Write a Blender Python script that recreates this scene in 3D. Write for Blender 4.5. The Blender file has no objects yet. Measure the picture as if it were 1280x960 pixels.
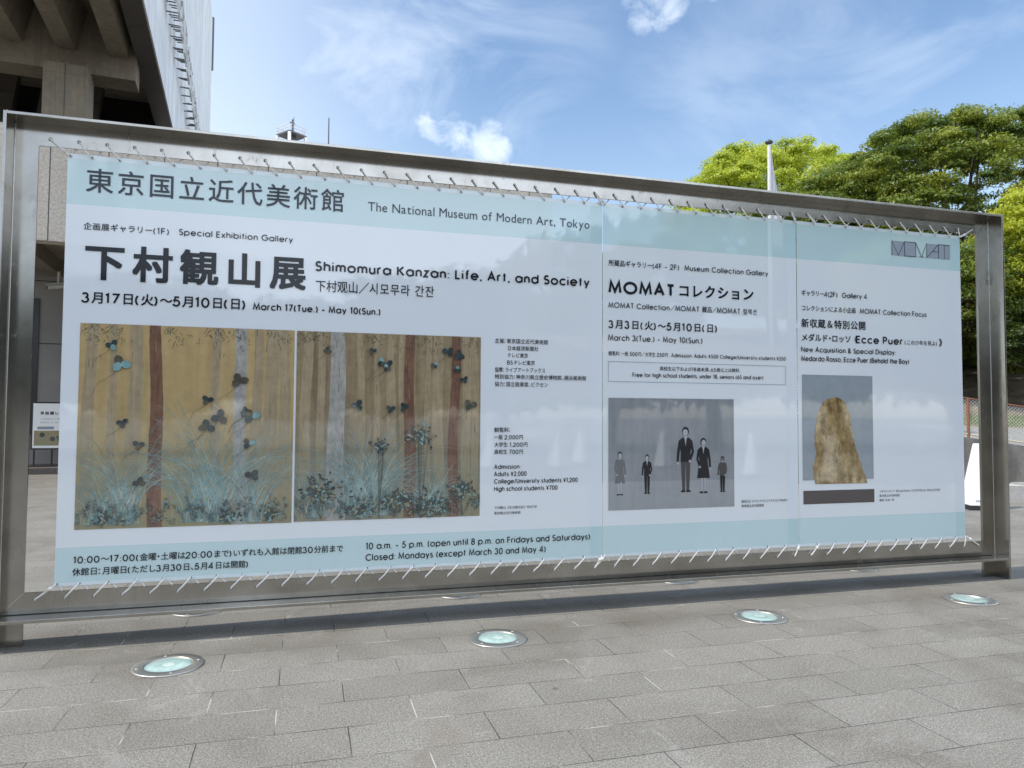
import bpy, math, random
import numpy as np
from mathutils import Vector, Matrix

random.seed(7)
rng = np.random.default_rng(11)
S = bpy.context.scene
COL = S.collection
R = math.radians

# ------------------------------------------------------------------ camera
cd = bpy.data.cameras.new('camera'); cam = bpy.data.objects.new('camera', cd); COL.objects.link(cam)
CAM = Vector((1.8431, -5.3718, 1.5))
_pi, _ro, _ya = R(2.3916), R(0.3325), R(16.003)
_f = Vector((math.sin(_ya) * math.cos(_pi), math.cos(_ya) * math.cos(_pi), math.sin(_pi)))
_r0 = Vector((math.cos(_ya), -math.sin(_ya), 0)); _u0 = _r0.cross(_f)
_r = _r0 * math.cos(_ro) + _u0 * math.sin(_ro); _u = _u0 * math.cos(_ro) - _r0 * math.sin(_ro)
cam.matrix_world = Matrix(((_r.x, _u.x, -_f.x, CAM.x), (_r.y, _u.y, -_f.y, CAM.y), (_r.z, _u.z, -_f.z, CAM.z), (0, 0, 0, 1)))
cd.sensor_width = 36.0; cd.lens = 36.0 * 905.26 / 1280.0; cd.clip_start = 0.05; cd.clip_end = 3000
S.camera = cam

# ------------------------------------------------------------------ light
SUN_EL, SUN_FRONT = 48.0, 2.6            # sun from the left along the sign, a little to its front
sd = Vector((-math.cos(R(SUN_EL)) * math.cos(R(SUN_FRONT)), -math.cos(R(SUN_EL)) * math.sin(R(SUN_FRONT)), math.sin(R(SUN_EL))))
sl = bpy.data.lights.new('sun', 'SUN'); sun = bpy.data.objects.new('sun', sl); COL.objects.link(sun)
sl.energy = 3.0; sl.angle = R(0.53); sl.color = (1.0, 0.94, 0.85)
sun.rotation_euler = (-sd).to_track_quat('-Z', 'Y').to_euler()
S.view_settings.view_transform = 'Standard'; S.view_settings.look = 'None'
S.view_settings.exposure = 0.64; S.view_settings.gamma = 1.0
try: S.view_settings.use_curve_mapping = False
except Exception: pass

# ------------------------------------------------------------------ sky
W = bpy.data.worlds.new('World'); S.world = W; W.use_nodes = True
def sky():
    nt = W.node_tree; nt.nodes.clear(); N = nt.nodes.new; L = nt.links.new
    def math_(op, a, b=None, clamp=False):
        n = N('ShaderNodeMath'); n.operation = op; n.use_clamp = clamp
        for i, v in enumerate((a, b)):
            if v is None: continue
            if isinstance(v, (int, float)): n.inputs[i].default_value = v
            else: L(v, n.inputs[i])
        return n.outputs[0]
    def smooth(v, a, b):
        n = N('ShaderNodeMapRange'); n.interpolation_type = 'SMOOTHSTEP'
        n.inputs['From Min'].default_value = a; n.inputs['From Max'].default_value = b
        L(v, n.inputs['Value']); return n.outputs['Result']
    tc = N('ShaderNodeTexCoord'); g = tc.outputs['Generated']
    st = N('ShaderNodeTexSky'); st.sky_type = 'NISHITA'; st.sun_disc = False
    st.sun_elevation = R(SUN_EL); st.sun_rotation = math.atan2(sd.x, sd.y)
    st.air_density = 1.3; st.dust_density = .4; st.ozone_density = 4.0; st.altitude = 0
    def noise(scale, detail=6, rough=.55, dist=0.0, stretch=(1, 1, 1)):
        m = N('ShaderNodeMapping'); m.inputs['Scale'].default_value = stretch; L(g, m.inputs['Vector'])
        n = N('ShaderNodeTexNoise'); n.inputs['Scale'].default_value = scale; n.inputs['Detail'].default_value = detail
        n.inputs['Roughness'].default_value = rough; n.inputs['Distortion'].default_value = dist
        L(m.outputs[0], n.inputs['Vector']); return n.outputs['Fac']
    def blob(d, r_in, r_out):
        v = N('ShaderNodeVectorMath'); v.operation = 'DISTANCE'; L(g, v.inputs[0]); v.inputs[1].default_value = d
        return smooth(v.outputs['Value'], r_out, r_in)
    puff = noise(22, 8, .58, .4)
    wisp = noise(3.2, 7, .6, 1.2, (1.0, 1.0, 2.2))
    total = None
    # small cumulus puffs: (direction, inner, outer radius)
    for d, a, b in CLOUDS:
        m = blob(d, a, b)
        e = smooth(math_('ADD', math_('MULTIPLY', m, 1.0), math_('MULTIPLY', math_('SUBTRACT', puff, .5), 2.6)), .30, 1.6)
        e = math_('MULTIPLY', e, smooth(m, 0.0, .25))
        total = e if total is None else math_('MAXIMUM', total, e)
    total = math_('MULTIPLY', total, .74)
    for d, a, b, k in VEILS:
        m = blob(d, a, b)
        e = math_('MULTIPLY', math_('MULTIPLY', m, smooth(wisp, .32, .74)), k)
        total = math_('MAXIMUM', total, e)
    # unseen cloud bank added opposite the view to brighten banners and white wall
    sx = N('ShaderNodeSeparateXYZ'); L(g, sx.inputs[0])
    bd = N('ShaderNodeVectorMath'); bd.operation = 'DOT_PRODUCT'; L(g, bd.inputs[0]); bd.inputs[1].default_value = (.72, -.69, .10)
    back = math_('MULTIPLY', smooth(bd.outputs['Value'], .26, .62), smooth(noise(2.4, 7, .55), .30, .54))
    back = math_('MULTIPLY', back, smooth(sx.outputs['Z'], -.02, .12))
    # thin haze over everything, thicker to the left and low down
    hz = math_('ADD', math_('MULTIPLY', smooth(sx.outputs['X'], .24, -.15), .36), math_('MULTIPLY', smooth(sx.outputs['Z'], .5, 0.05), .24))
    total = math_('MAXIMUM', total, hz, True)
    mx = N('ShaderNodeMix'); mx.data_type = 'RGBA'
    L(total, mx.inputs['Factor']); L(st.outputs['Color'], mx.inputs['A'])
    mb_ = N('ShaderNodeMix'); mb_.data_type = 'RGBA'; L(math_('MULTIPLY', back, .9), mb_.inputs['Factor']); L(mx.outputs['Result'], mb_.inputs['A'])
    mb_.inputs['B'].default_value = (11.2, 12.4, 14.2, 1)
    mx.inputs['B'].default_value = (6.9, 7.4, 8.0, 1)
    bg = N('ShaderNodeBackground'); bg.inputs['Strength'].default_value = 0.122
    L(mb_.outputs['Result'], bg.inputs['Color'])
    out = N('ShaderNodeOutputWorld'); L(bg.outputs[0], out.inputs['Surface'])
def pixdir(x, y):
    d = _f + _r * ((x - 640) / 905.26) - _u * ((y - 480) / 905.26); d.normalize(); return tuple(d)
CLOUDS = [(pixdir(552, 166), .012, .062), (pixdir(612, 184), .010, .056), (pixdir(815, -8), .012, .06),
          (pixdir(900, -30), .01, .05)]
VEILS = [(pixdir(270, 130), .03, .20, .95), (pixdir(330, 150), .05, .30, .60), (pixdir(450, 60), .05, .34, .50), (pixdir(480, 150), .03, .26, .42), (pixdir(640, 10), .03, .2, .22), (pixdir(1150, 60), .02, .32, .30), (pixdir(900, 140), .02, .2, .2)]
sky()

# ------------------------------------------------------------------ helpers
class MB:
    """collects faces for ONE mesh object"""
    def __init__(s): s.v = []; s.f = []; s.m = []; s.sm = []
    def add(s, vs, fs, mi=0, smooth=False):
        o = len(s.v); s.v += [tuple(v) for v in vs]
        for f in fs: s.f.append(tuple(i + o for i in f)); s.m.append(mi); s.sm.append(smooth)
    def box(s, x0, x1, y0, y1, z0, z1, mi=0):
        s.add([(x0, y0, z0), (x1, y0, z0), (x1, y1, z0), (x0, y1, z0), (x0, y0, z1), (x1, y0, z1), (x1, y1, z1), (x0, y1, z1)],
              [(0, 3, 2, 1), (4, 5, 6, 7), (0, 1, 5, 4), (1, 2, 6, 5), (2, 3, 7, 6), (3, 0, 4, 7)], mi)
    def prism(s, poly, axis, a, b, mi=0):
        """extrude a 2-D polygon along axis ('x','y','z') from a to b"""
        def P(p, t): return {'x': (t, p[0], p[1]), 'y': (p[0], t, p[1]), 'z': (p[0], p[1], t)}[axis]
        n = len(poly)
        s.add([P(p, a) for p in poly] + [P(p, b) for p in poly],
              [tuple(range(n)), tuple(range(2 * n - 1, n - 1, -1))] + [(i, (i + 1) % n + 0, (i + 1) % n + n, i + n)[::-1] for i in range(n)], mi)
    def tube(s, pts, rad, seg=8, mi=0, cap=True, smooth=True):
        pts = [Vector(p) for p in pts]; n = len(pts)
        rads = rad if isinstance(rad, (list, tuple)) else [rad] * n
        vs = []; prev = None
        for i, p in enumerate(pts):
            t = (pts[min(i + 1, n - 1)] - pts[max(i - 1, 0)]).normalized()
            if prev is None:
                a = Vector((0, 0, 1)) if abs(t.z) < .9 else Vector((1, 0, 0)); e1 = t.cross(a).normalized()
            else: e1 = (prev - t * prev.dot(t)).normalized()
            prev = e1; e2 = t.cross(e1)
            for k in range(seg):
                A = 2 * math.pi * k / seg
                vs.append(p + (e1 * math.cos(A) + e2 * math.sin(A)) * rads[i])
        fs = [(i * seg + k, i * seg + (k + 1) % seg, (i + 1) * seg + (k + 1) % seg, (i + 1) * seg + k) for i in range(n - 1) for k in range(seg)]
        s.add(vs, fs, mi, smooth)
        if cap: s.add(vs[:seg], [tuple(range(seg - 1, -1, -1))], mi); s.add(vs[-seg:], [tuple(range(seg))], mi)
    def lathe(s, prof, c=(0, 0, 0), seg=32, mi=0, smooth=True):
        vs = [(c[0] + r * math.cos(2 * math.pi * k / seg), c[1] + r * math.sin(2 * math.pi * k / seg), c[2] + z) for r, z in prof for k in range(seg)]
        s.add(vs, [(i * seg + k, i * seg + (k + 1) % seg, (i + 1) * seg + (k + 1) % seg, (i + 1) * seg + k) for i in range(len(prof) - 1) for k in range(seg)], mi, smooth)
    def disc(s, c, r, seg=24, mi=0):
        s.add([(c[0] + r * math.cos(2 * math.pi * k / seg), c[1] + r * math.sin(2 * math.pi * k / seg), c[2]) for k in range(seg)], [tuple(range(seg))], mi)
    def build(s, name, mats, parent=None, bevel=0):
        me = bpy.data.meshes.new(name); me.from_pydata(s.v, [], s.f)
        for m in (mats if isinstance(mats, (list, tuple)) else [mats]): me.materials.append(m)
        me.polygons.foreach_set('material_index', s.m); me.polygons.foreach_set('use_smooth', s.sm); me.update()
        o = bpy.data.objects.new(name, me); COL.objects.link(o)
        if parent: o.parent = parent
        if bevel:
            b = o.modifiers.new('bevel', 'BEVEL'); b.width = bevel; b.segments = 2; b.limit_method = 'ANGLE'
        return o

def tag(o, label=None, cat=None, group=None, kind=None):
    if label: o['label'] = label
    if cat: o['category'] = cat
    if group: o['group'] = group
    if kind: o['kind'] = kind
    return o
def thing(name, label, cat, loc=(0, 0, 0), rz=0, group=None):
    o = bpy.data.objects.new(name, None); COL.objects.link(o); o.location = loc; o.rotation_euler = (0, 0, rz)
    o.empty_display_size = .2
    return tag(o, label, cat, group)
def copy_tree(o, parent=None):
    c = o.copy(); COL.objects.link(c)
    if parent is not None: c.parent = parent
    for ch in [q for q in S.objects if q.parent == o]: copy_tree(ch, c)
    return c

class NT:
    def __init__(s, name):
        s.mat = bpy.data.materials.new(name); s.mat.use_nodes = True; s.t = s.mat.node_tree
        s.b = s.t.nodes['Principled BSDF']; s.out = s.t.nodes['Material Output']
        s.tc = s.t.nodes.new('ShaderNodeTexCoord')
    def n(s, ty, **kw):
        q = s.t.nodes.new(ty)
        for k, v in kw.items(): setattr(q, k, v)
        return q
    def l(s, a, b): s.t.links.new(a, b)
    def map(s, scale=(1, 1, 1), loc=(0, 0, 0), src='Object', rot=(0, 0, 0)):
        m = s.n('ShaderNodeMapping'); m.inputs['Scale'].default_value = scale; m.inputs['Location'].default_value = loc
        m.inputs['Rotation'].default_value = rot
        s.l(s.tc.outputs[src], m.inputs[0]); return m.outputs[0]
    def noise(s, scale, detail=4, rough=.55, vec=None, dist=0):
        q = s.n('ShaderNodeTexNoise'); q.inputs['Scale'].default_value = scale; q.inputs['Detail'].default_value = detail
        q.inputs['Roughness'].default_value = rough; q.inputs['Distortion'].default_value = dist
        s.l(vec if vec is not None else s.tc.outputs['Object'], q.inputs['Vector']); return q.outputs['Fac']
    def ramp(s, fac, stops):
        q = s.n('ShaderNodeValToRGB'); e = q.color_ramp.elements
        while len(e) < len(stops): e.new(.5)
        for i, (p, c) in enumerate(stops):
            e[i].position = p; e[i].color = (c, c, c, 1) if isinstance(c, (int, float)) else (*c, 1)
        s.l(fac, q.inputs[0]); return q.outputs[0]
    def mix(s, fac, a, b, blend='MIX'):
        q = s.n('ShaderNodeMix'); q.data_type = 'RGBA'; q.blend_type = blend
        for v, k in ((fac, 'Factor'), (a, 'A'), (b, 'B')):
            if isinstance(v, (int, float)): q.inputs[k].default_value = v if k == 'Factor' else (v, v, v, 1)
            elif isinstance(v, tuple): q.inputs[k].default_value = (*v, 1)
            else: s.l(v, q.inputs[k])
        return q.outputs['Result']
    def m(s, op, a, b=None):
        q = s.n('ShaderNodeMath', operation=op)
        for i, v in enumerate((a, b)):
            if v is None: continue
            if isinstance(v, (int, float)): q.inputs[i].default_value = v
            else: s.l(v, q.inputs[i])
        return q.outputs[0]
    def bump(s, h, strength=.3, dist=.01):
        q = s.n('ShaderNodeBump'); q.inputs['Strength'].default_value = strength; q.inputs['Distance'].default_value = dist
        s.l(h, q.inputs['Height']); s.l(q.outputs[0], s.b.inputs['Normal'])
    def set(s, **kw):
        for k, v in kw.items():
            i = s.b.inputs[k.replace('_', ' ')]
            if isinstance(v, tuple): i.default_value = (*v, 1) if len(v) == 3 else v
            elif isinstance(v, (int, float)): i.default_value = v
            else: s.l(v, i)
        return s
def plain(name, col, rough=.6, metal=0, var=.12, scale=6, bump=0):
    t = NT(name); f = t.noise(scale, 5)
    lo = tuple(c * (1 - var) for c in col); hi = tuple(min(1, c * (1 + var)) for c in col)
    t.set(Base_Color=t.ramp(f, [(.3, lo), (.7, hi)]), Roughness=rough, Metallic=metal)
    if bump: t.bump(t.noise(scale * 8, 4), bump, .01)
    return t.mat

# ------------------------------------------------------------------ materials
M = {}
def mat_paving():
    t = NT('granite_paving'); v = t.map((1, 1, 1), (-.40, .175, 0))
    wob = t.n('ShaderNodeTexNoise'); wob.inputs['Scale'].default_value = 2.5; t.l(v, wob.inputs['Vector'])
    add = t.n('ShaderNodeVectorMath', operation='MULTIPLY_ADD'); t.l(wob.outputs['Color'], add.inputs[0])
    add.inputs[1].default_value = (.008, .008, 0); t.l(v, add.inputs[2])
    br = t.n('ShaderNodeTexBrick'); br.offset = .5; br.squash = 1
    t.l(add.outputs[0], br.inputs['Vector'])
    br.inputs['Color1'].default_value = (0, 0, 0, 1); br.inputs['Color2'].default_value = (1, 1, 1, 1)
    br.inputs['Mortar'].default_value = (.5, .5, .5, 1)
    br.inputs['Scale'].default_value = 1; br.inputs['Mortar Size'].default_value = .0030; br.inputs['Mortar Smooth'].default_value = .25
    br.inputs['Brick Width'].default_value = .67; br.inputs['Row Height'].default_value = .3165; br.inputs['Bias'].default_value = 0
    per = t.ramp(br.outputs['Color'], [(0, (.182, .174, .155)), (.5, (.197, .188, .169)), (1, (.212, .203, .183))])
    speck = t.noise(130, 3, .8); s2 = t.noise(60, 3, .75)
    c = t.mix(1, per, t.ramp(speck, [(.32, .34), (.5, 1.0), (.68, 1.75)]), 'MULTIPLY')
    c = t.mix(1, c, t.ramp(s2, [(.3, .72), (.7, 1.26)]), 'MULTIPLY')
    big = t.noise(1.1, 6, .62, dist=.5)
    c = t.mix(1, c, t.ramp(big, [(.28, (.74, .71, .67)), (.48, (.97, .965, .95)), (.75, (1.14, 1.14, 1.14))]), 'MULTIPLY')
    pale = t.ramp(t.noise(3.3, 8, .68, dist=1.2), [(.58, 0.0), (.72, .42)])
    c = t.mix(pale, c, (.33, .32, .30))
    rust = t.ramp(t.noise(1.7, 7, .7, t.map((1, 1, 1), (5, 3, 0)), .8), [(.60, 0.0), (.75, .38)])
    c = t.mix(rust, c, (.16, .115, .075))
    sign_band = t.n('ShaderNodeSeparateXYZ'); t.l(t.tc.outputs['Object'], sign_band.inputs[0])
    dy = t.m('ADD', t.m('ABSOLUTE', t.m('ADD', sign_band.outputs['Y'], .45)), t.m('MULTIPLY', big, .8))
    c = t.mix(t.ramp(dy, [(.40, .45), (.80, 0.0)]), c, (.105, .092, .075))  # darker brown band with a noisy edge, along the front of the sign
    gum = t.n('ShaderNodeTexVoronoi'); gum.inputs['Scale'].default_value = 1.35; t.l(t.tc.outputs['Object'], gum.inputs['Vector'])
    c = t.mix(t.ramp(gum.outputs['Distance'], [(.020, .75), (.032, 0.0)]), c, (.09, .088, .085))
    jm = t.ramp(t.noise(2.3, 3, .6), [(.36, (.03, .028, .026)), (.47, (.075, .071, .065)), (.56, (.15, .143, .13)), (.63, (.44, .42, .37))])
    c = t.mix(br.outputs['Fac'], c, jm)
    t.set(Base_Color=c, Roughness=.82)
    t.b.inputs['Specular IOR Level'].default_value = .3
    h = t.m('SUBTRACT', t.m('MULTIPLY', speck, .35), t.m('MULTIPLY', br.outputs['Fac'], 1.6))
    t.bump(h, .55, .004)
    return t.mat
def mat_steel(name='brushed_stainless_steel', r0=.12, k=1.0):
    t = NT(name)
    n1 = t.noise(2.2, 5, .6, None, .5); n2 = t.noise(14, 5, .65)
    spots = t.ramp(t.noise(11, 8, .78, t.map((1, 1, .40)), .9), [(.57, 0.0), (.68, 1.0)])
    runs = t.ramp(t.noise(6, 6, .7, t.map((4, 4, .35)), .2), [(.50, 0.0), (.75, 1.0)])
    c = t.ramp(n1, [(.25, tuple(k * v for v in (.29, .275, .245))), (.5, tuple(k * v for v in (.38, .365, .335))), (.8, tuple(k * v for v in (.48, .47, .445)))])
    c = t.mix(t.m('MULTIPLY', spots, .42), c, (.20, .18, .15))
    c = t.mix(t.m('MULTIPLY', runs, .22), c, (.26, .245, .22))
    r = t.m('ADD', t.m('MULTIPLY', n2, .10), r0)
    r = t.m('ADD', r, t.m('MULTIPLY', spots, .16))
    t.set(Base_Color=c, Metallic=.94, Roughness=r)
    t.b.inputs['Anisotropic'].default_value = .35
    return t.mat
def mat_banner(name, col, see=.09):
    t = NT(name)
    weave = t.noise(420, 2, .5)
    n = t.noise(1.6, 5, .6)
    lo = tuple(c * .965 for c in col)
    t.set(Base_Color=t.mix(n, lo, col), Roughness=.03)
    t.b.inputs['Specular IOR Level'].default_value = 1.0; t.b.inputs['IOR'].default_value = 1.58
    t.bump(weave, .006, .001)
    tr = t.n('ShaderNodeBsdfTranslucent'); tr.inputs['Color'].default_value = (*col, 1)
    tp = t.n('ShaderNodeBsdfTransparent')
    m1 = t.n('ShaderNodeMixShader'); m1.inputs[0].default_value = .22; t.l(t.b.outputs[0], m1.inputs[1]); t.l(tr.outputs[0], m1.inputs[2])
    m2 = t.n('ShaderNodeMixShader'); m2.inputs[0].default_value = see; t.l(m1.outputs[0], m2.inputs[1]); t.l(tp.outputs[0], m2.inputs[2])
    t.l(m2.outputs[0], t.out.inputs['Surface'])
    return t.mat
def ink(name, col, rough=.06):
    t = NT(name); t.set(Base_Color=t.mix(t.noise(5, 3), tuple(c * .9 for c in col), col), Roughness=rough); t.b.inputs['Specular IOR Level'].default_value = .25
    return t.mat
def mat_joint(name, col, bw, bh, mortar=.006, jcol=.06, speck=.25, sscale=60, off=0, loc=(0, 0, 0), rough=.8, streak=0, plane='xz'):
    t = NT(name)
    v = t.map((1, 1, 1), loc)
    if plane == 'xz':
        sp = t.n('ShaderNodeSeparateXYZ'); t.l(v, sp.inputs[0]); cb = t.n('ShaderNodeCombineXYZ')
        t.l(t.m('ADD', sp.outputs['X'], sp.outputs['Y']), cb.inputs['X']); t.l(sp.outputs['Z'], cb.inputs['Y']); v = cb.outputs[0]
    br = t.n('ShaderNodeTexBrick'); br.offset = off; t.l(v, br.inputs['Vector'])
    br.inputs['Color1'].default_value = (.92, .92, .92, 1); br.inputs['Color2'].default_value = (1.06, 1.06, 1.06, 1); br.inputs['Mortar'].default_value = (1, 1, 1, 1)
    br.inputs['Scale'].default_value = 1; br.inputs['Mortar Size'].default_value = mortar; br.inputs['Mortar Smooth'].default_value = .1
    br.inputs['Brick Width'].default_value = bw; br.inputs['Row Height'].default_value = bh
    n = t.noise(sscale, 4, .7)
    c = t.mix(1, t.ramp(n, [(.3, tuple(x * (1 - speck) for x in col)), (.7, tuple(x * (1 + speck) for x in col))]), br.outputs['Color'], 'MULTIPLY')
    big = t.noise(.9, 6, .6)
    c = t.mix(1, c, t.ramp(big, [(.3, .86), (.7, 1.1)]), 'MULTIPLY')
    if streak:
        c = t.mix(1, c, t.ramp(t.noise(3, 5, .6, t.map((2.5, 2.5, .08))), [(.3, 1 - streak), (.7, 1 + streak * .5)]), 'MULTIPLY')
    c = t.mix(br.outputs['Fac'], c, (jcol, jcol, jcol))
    t.set(Base_Color=c, Roughness=rough)
    t.bump(t.m('SUBTRACT', t.m('MULTIPLY', n, .3), br.outputs['Fac']), .4, .006)
    return t.mat
def mat_leaf(name, a, b, c):
    t = NT(name)
    g = t.n('ShaderNodeObjectInfo')
    at = t.n('ShaderNodeAttribute'); at.attribute_name = 'leaf_tint'
    col = t.ramp(at.outputs['Fac'], [(0.0, a), (.5, b), (1.0, c)])
    t.set(Base_Color=col, Roughness=.45); t.b.inputs['Specular IOR Level'].default_value = .4
    tr = t.n('ShaderNodeBsdfTranslucent'); t.l(t.mix(1, col, (1.35, 1.25, .55), 'MULTIPLY'), tr.inputs['Color'])
    m1 = t.n('ShaderNodeMixShader'); m1.inputs[0].default_value = .38; t.l(t.b.outputs[0], m1.inputs[1]); t.l(tr.outputs[0], m1.inputs[2])
    t.l(m1.outputs[0], t.out.inputs['Surface'])
    return t.mat

M['paving'] = mat_paving(); M['steel'] = mat_steel(); M['satin'] = mat_steel('satin_steel_rim', .36, 1.15)
M['white'] = mat_banner('white_banner_vinyl', (.845, .89, .93)); M['teal'] = mat_banner('pale_teal_print', (.60, .785, .81)); M['hem'] = mat_banner('doubled_hem_vinyl', (.74, .84, .88), .03)
M['ink'] = ink('black_print', (.022, .024, .030)); M['ink_grey'] = ink('grey_print', (.30, .35, .40)); M['ink_soft'] = ink('dark_blue_grey_print', (.045, .055, .075))
M['rope'] = plain('white_lacing_rope', (.86, .85, .82), .7, 0, .15, 90, .3); M['hole'] = plain('dark_hole', (.02, .02, .02), .8)
M['grommet'] = plain('grommet_metal', (.62, .62, .60), .35, .9, .1, 40)
M['stone'] = mat_joint('granite_cladding', (.46, .405, .34), .90, 2.4, .010, .07, .30, 24, 0, (-.16, 0, -4.3), .8)
M['concrete'] = mat_joint('board_concrete', (.215, .18, .132), 2.6, 1.45, .004, .10, .14, 9, 0, (0, 0, 0), .85, .18)
M['panel'] = mat_joint('grey_wall_panel', (.27, .255, .235), 2.1, 1.63, .012, .02, .12, 30, 0, (1.11, 0, 0), .8)
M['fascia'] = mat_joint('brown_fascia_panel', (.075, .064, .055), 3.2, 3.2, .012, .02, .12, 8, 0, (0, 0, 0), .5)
M['clad'] = mat_joint('white_ribbed_cladding', (.86, .86, .86), .30, 40., .006, .60, .05, 12, 0, (0, 0, 0), .6, .12)
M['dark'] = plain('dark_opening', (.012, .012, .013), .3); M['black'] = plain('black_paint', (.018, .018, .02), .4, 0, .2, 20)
M['step'] = plain('brown_stone_step', (.10, .085, .075), .7, 0, .2, 30, .2)
M['grey_paint'] = plain('pale_grey_paint', (.62, .62, .61), .5, 0, .08, 10)
M['dark_metal'] = plain('dark_grey_metal', (.10, .10, .105), .45, .4, .1, 20)
M['sign_white'] = plain('white_plastic', (.84, .84, .83), .35, 0, .03, 20)
M['wall_conc'] = None
M['rust'] = plain('red_brown_paint', (.22, .085, .05), .6, 0, .2, 30); M['cream'] = plain('cream_paint', (.55, .48, .34), .6, 0, .1, 30)
M['wire'] = plain('galvanised_wire', (.58, .58, .56), .5, .2, .1, 30)
M['bark'] = plain('grey_brown_bark', (.085, .065, .05), .9, 0, .35, 14, .5)
M['lens'] = None
def mat_weathered():
    t = NT('weathered_concrete_wall')
    a = t.noise(2.2, 7, .65, t.map((1, 1, .35))); b = t.noise(30, 4, .7)
    c = t.ramp(a, [(.30, (.065, .062, .055)), (.5, (.16, .153, .14)), (.72, (.27, .26, .235))])
    c = t.mix(1, c, t.ramp(b, [(.3, .8), (.7, 1.2)]), 'MULTIPLY')
    t.set(Base_Color=c, Roughness=.9); t.bump(b, .4, .02); return t.mat
M['wall_conc'] = mat_weathered()
def mat_lens():
    t = NT('greenish_lamp_glass')
    d = t.n('ShaderNodeVectorMath', operation='LENGTH'); t.l(t.map((1, 1, 0)), d.inputs[0])
    c = t.ramp(t.m('MULTIPLY', d.outputs['Value'], 7.5), [(0.0, (.62, .72, .68)), (.22, (.56, .70, .66)), (.30, (.33, .50, .48)), (.62, (.44, .60, .57)), (.86, (.36, .52, .50)), (1.0, (.15, .25, .25))])
    c = t.mix(1, c, t.ramp(t.noise(22, 6, .7), [(.3, .72), (.7, 1.12)]), 'MULTIPLY')
    dust = t.ramp(t.noise(7, 7, .7), [(.50, 0.0), (.72, .45)])
    c = t.mix(dust, c, (.40, .39, .35))
    t.set(Base_Color=c, Roughness=t.ramp(t.noise(16, 5), [(.3, .05), (.7, .22)])); t.b.inputs['Coat Weight'].default_value = .5; t.b.inputs['Coat Roughness'].default_value = .04
    return t.mat
M['lens'] = mat_lens()

# ------------------------------------------------------------------ ground and bank (setting)
g = MB(); g.add([(-400, -400, 0), (600, -400, 0), (600, 900, 0), (-400, 900, 0)], [(0, 1, 2, 3)])
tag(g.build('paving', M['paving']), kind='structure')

# retaining wall line on the right, receding a little towards the left
WP, WD = Vector((16.0, 7.26, 0)), Vector((.9588, -.284, 0)); WN = Vector((.284, .9588, 0))
def wpt(s, n, z): p = WP + WD * s + WN * n; return (p.x, p.y, z)
def wtop(s): return 1.04 - .145 * s if s < 1.6 else 0.81 - .05 * (s - 1.6)
def strip(name, prof, mat, s0=-14, s1=34, n=60, rough=.12, kind='structure'):
    b = MB(); vs = []
    for i in range(n + 1):
        s = s0 + (s1 - s0) * i / n
        for (q, z) in prof:
            zz = z + (rough * (random.random() - .5) if 0 < prof.index((q, z)) else 0) + (wtop(max(min(s, 4), -2)) - .95) * .6
            vs.append(wpt(s, q, zz))
    k = len(prof)
    b.add(vs, [(i * k + j, (i + 1) * k + j, (i + 1) * k + j + 1, i * k + j + 1) for i in range(n) for j in range(k - 1)], 0, True)
    return tag(b.build(name, mat), kind=kind)
def mat_earth(name, a, b, c, sc):
    t = NT(name); n1 = t.noise(sc, 6, .7); n2 = t.noise(sc * 9, 4, .7)
    col = t.mix(1, t.ramp(n1, [(.3, a), (.5, b), (.7, c)]), t.ramp(n2, [(.3, .7), (.7, 1.25)]), 'MULTIPLY')
    t.set(Base_Color=col, Roughness=.95); t.bump(n2, .6, .05); return t.mat
M['gravel'] = mat_earth('grey_gravel', (.20, .195, .185), (.27, .265, .25), (.34, .33, .31), 2.5)
M['earth'] = mat_earth('dry_leafy_earth', (.10, .075, .045), (.21, .165, .105), (.32, .26, .17), 1.3)
strip('gravel_slope', [(.3, .90), (2.5, 1.05), (6, 1.33)], M['gravel'], rough=.03)
strip('earth_bank', [(5.9, 1.30), (8.6, 1.72), (9.6, 2.05), (11.2, 2.55), (15, 3.5), (22, 5.2), (45, 9)], M['earth'], rough=.18)

# grass strip: many blades, one stuff object
def blades(name, count, f, h0, h1, mat, kind):
    P = np.array([f() for _ in range(count)]); a = rng.uniform(0, 6.28, count); h = rng.uniform(h0, h1, count); w = .012 + .012 * rng.random(count)
    lean = rng.normal(0, .35, (count, 2)) * h[:, None]
    dx = np.stack([np.cos(a) * w, np.sin(a) * w, np.zeros(count)], 1)
    tip = P + np.stack([lean[:, 0], lean[:, 1], h], 1)
    v = np.stack([P - dx, P + dx, tip], 1).reshape(-1, 3)
    me = bpy.data.meshes.new(name); me.vertices.add(len(v)); me.vertices.foreach_set('co', v.ravel().astype(np.float32))
    me.loops.add(3 * count); me.loops.foreach_set('vertex_index', np.arange(3 * count, dtype=np.int32))
    me.polygons.add(count); me.polygons.foreach_set('loop_start', np.arange(0, 3 * count, 3, dtype=np.int32))
    try: me.polygons.foreach_set('loop_total', np.full(count, 3, dtype=np.int32))
    except Exception: pass
    me.materials.append(mat); me.update(calc_edges=True); me.validate()
    o = bpy.data.objects.new(name, me); COL.objects.link(o); return tag(o, kind=kind)
def gp():
    s = random.uniform(-10, 14); q = random.uniform(6.3, 8.3)
    z = 1.26 + (q - 5.9) * .155 + (wtop(max(min(s, 4), -2)) - .95) * .6
    return wpt(s, q, z)
M['grass'] = plain('fresh_grass', (.13, .20, .03), .6, 0, .35, 3)
tag(blades('grass', 15000, gp, .08, .20, M['grass'], 'stuff'), 'bright green grass growing along the foot of the earth bank', 'grass')

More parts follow.
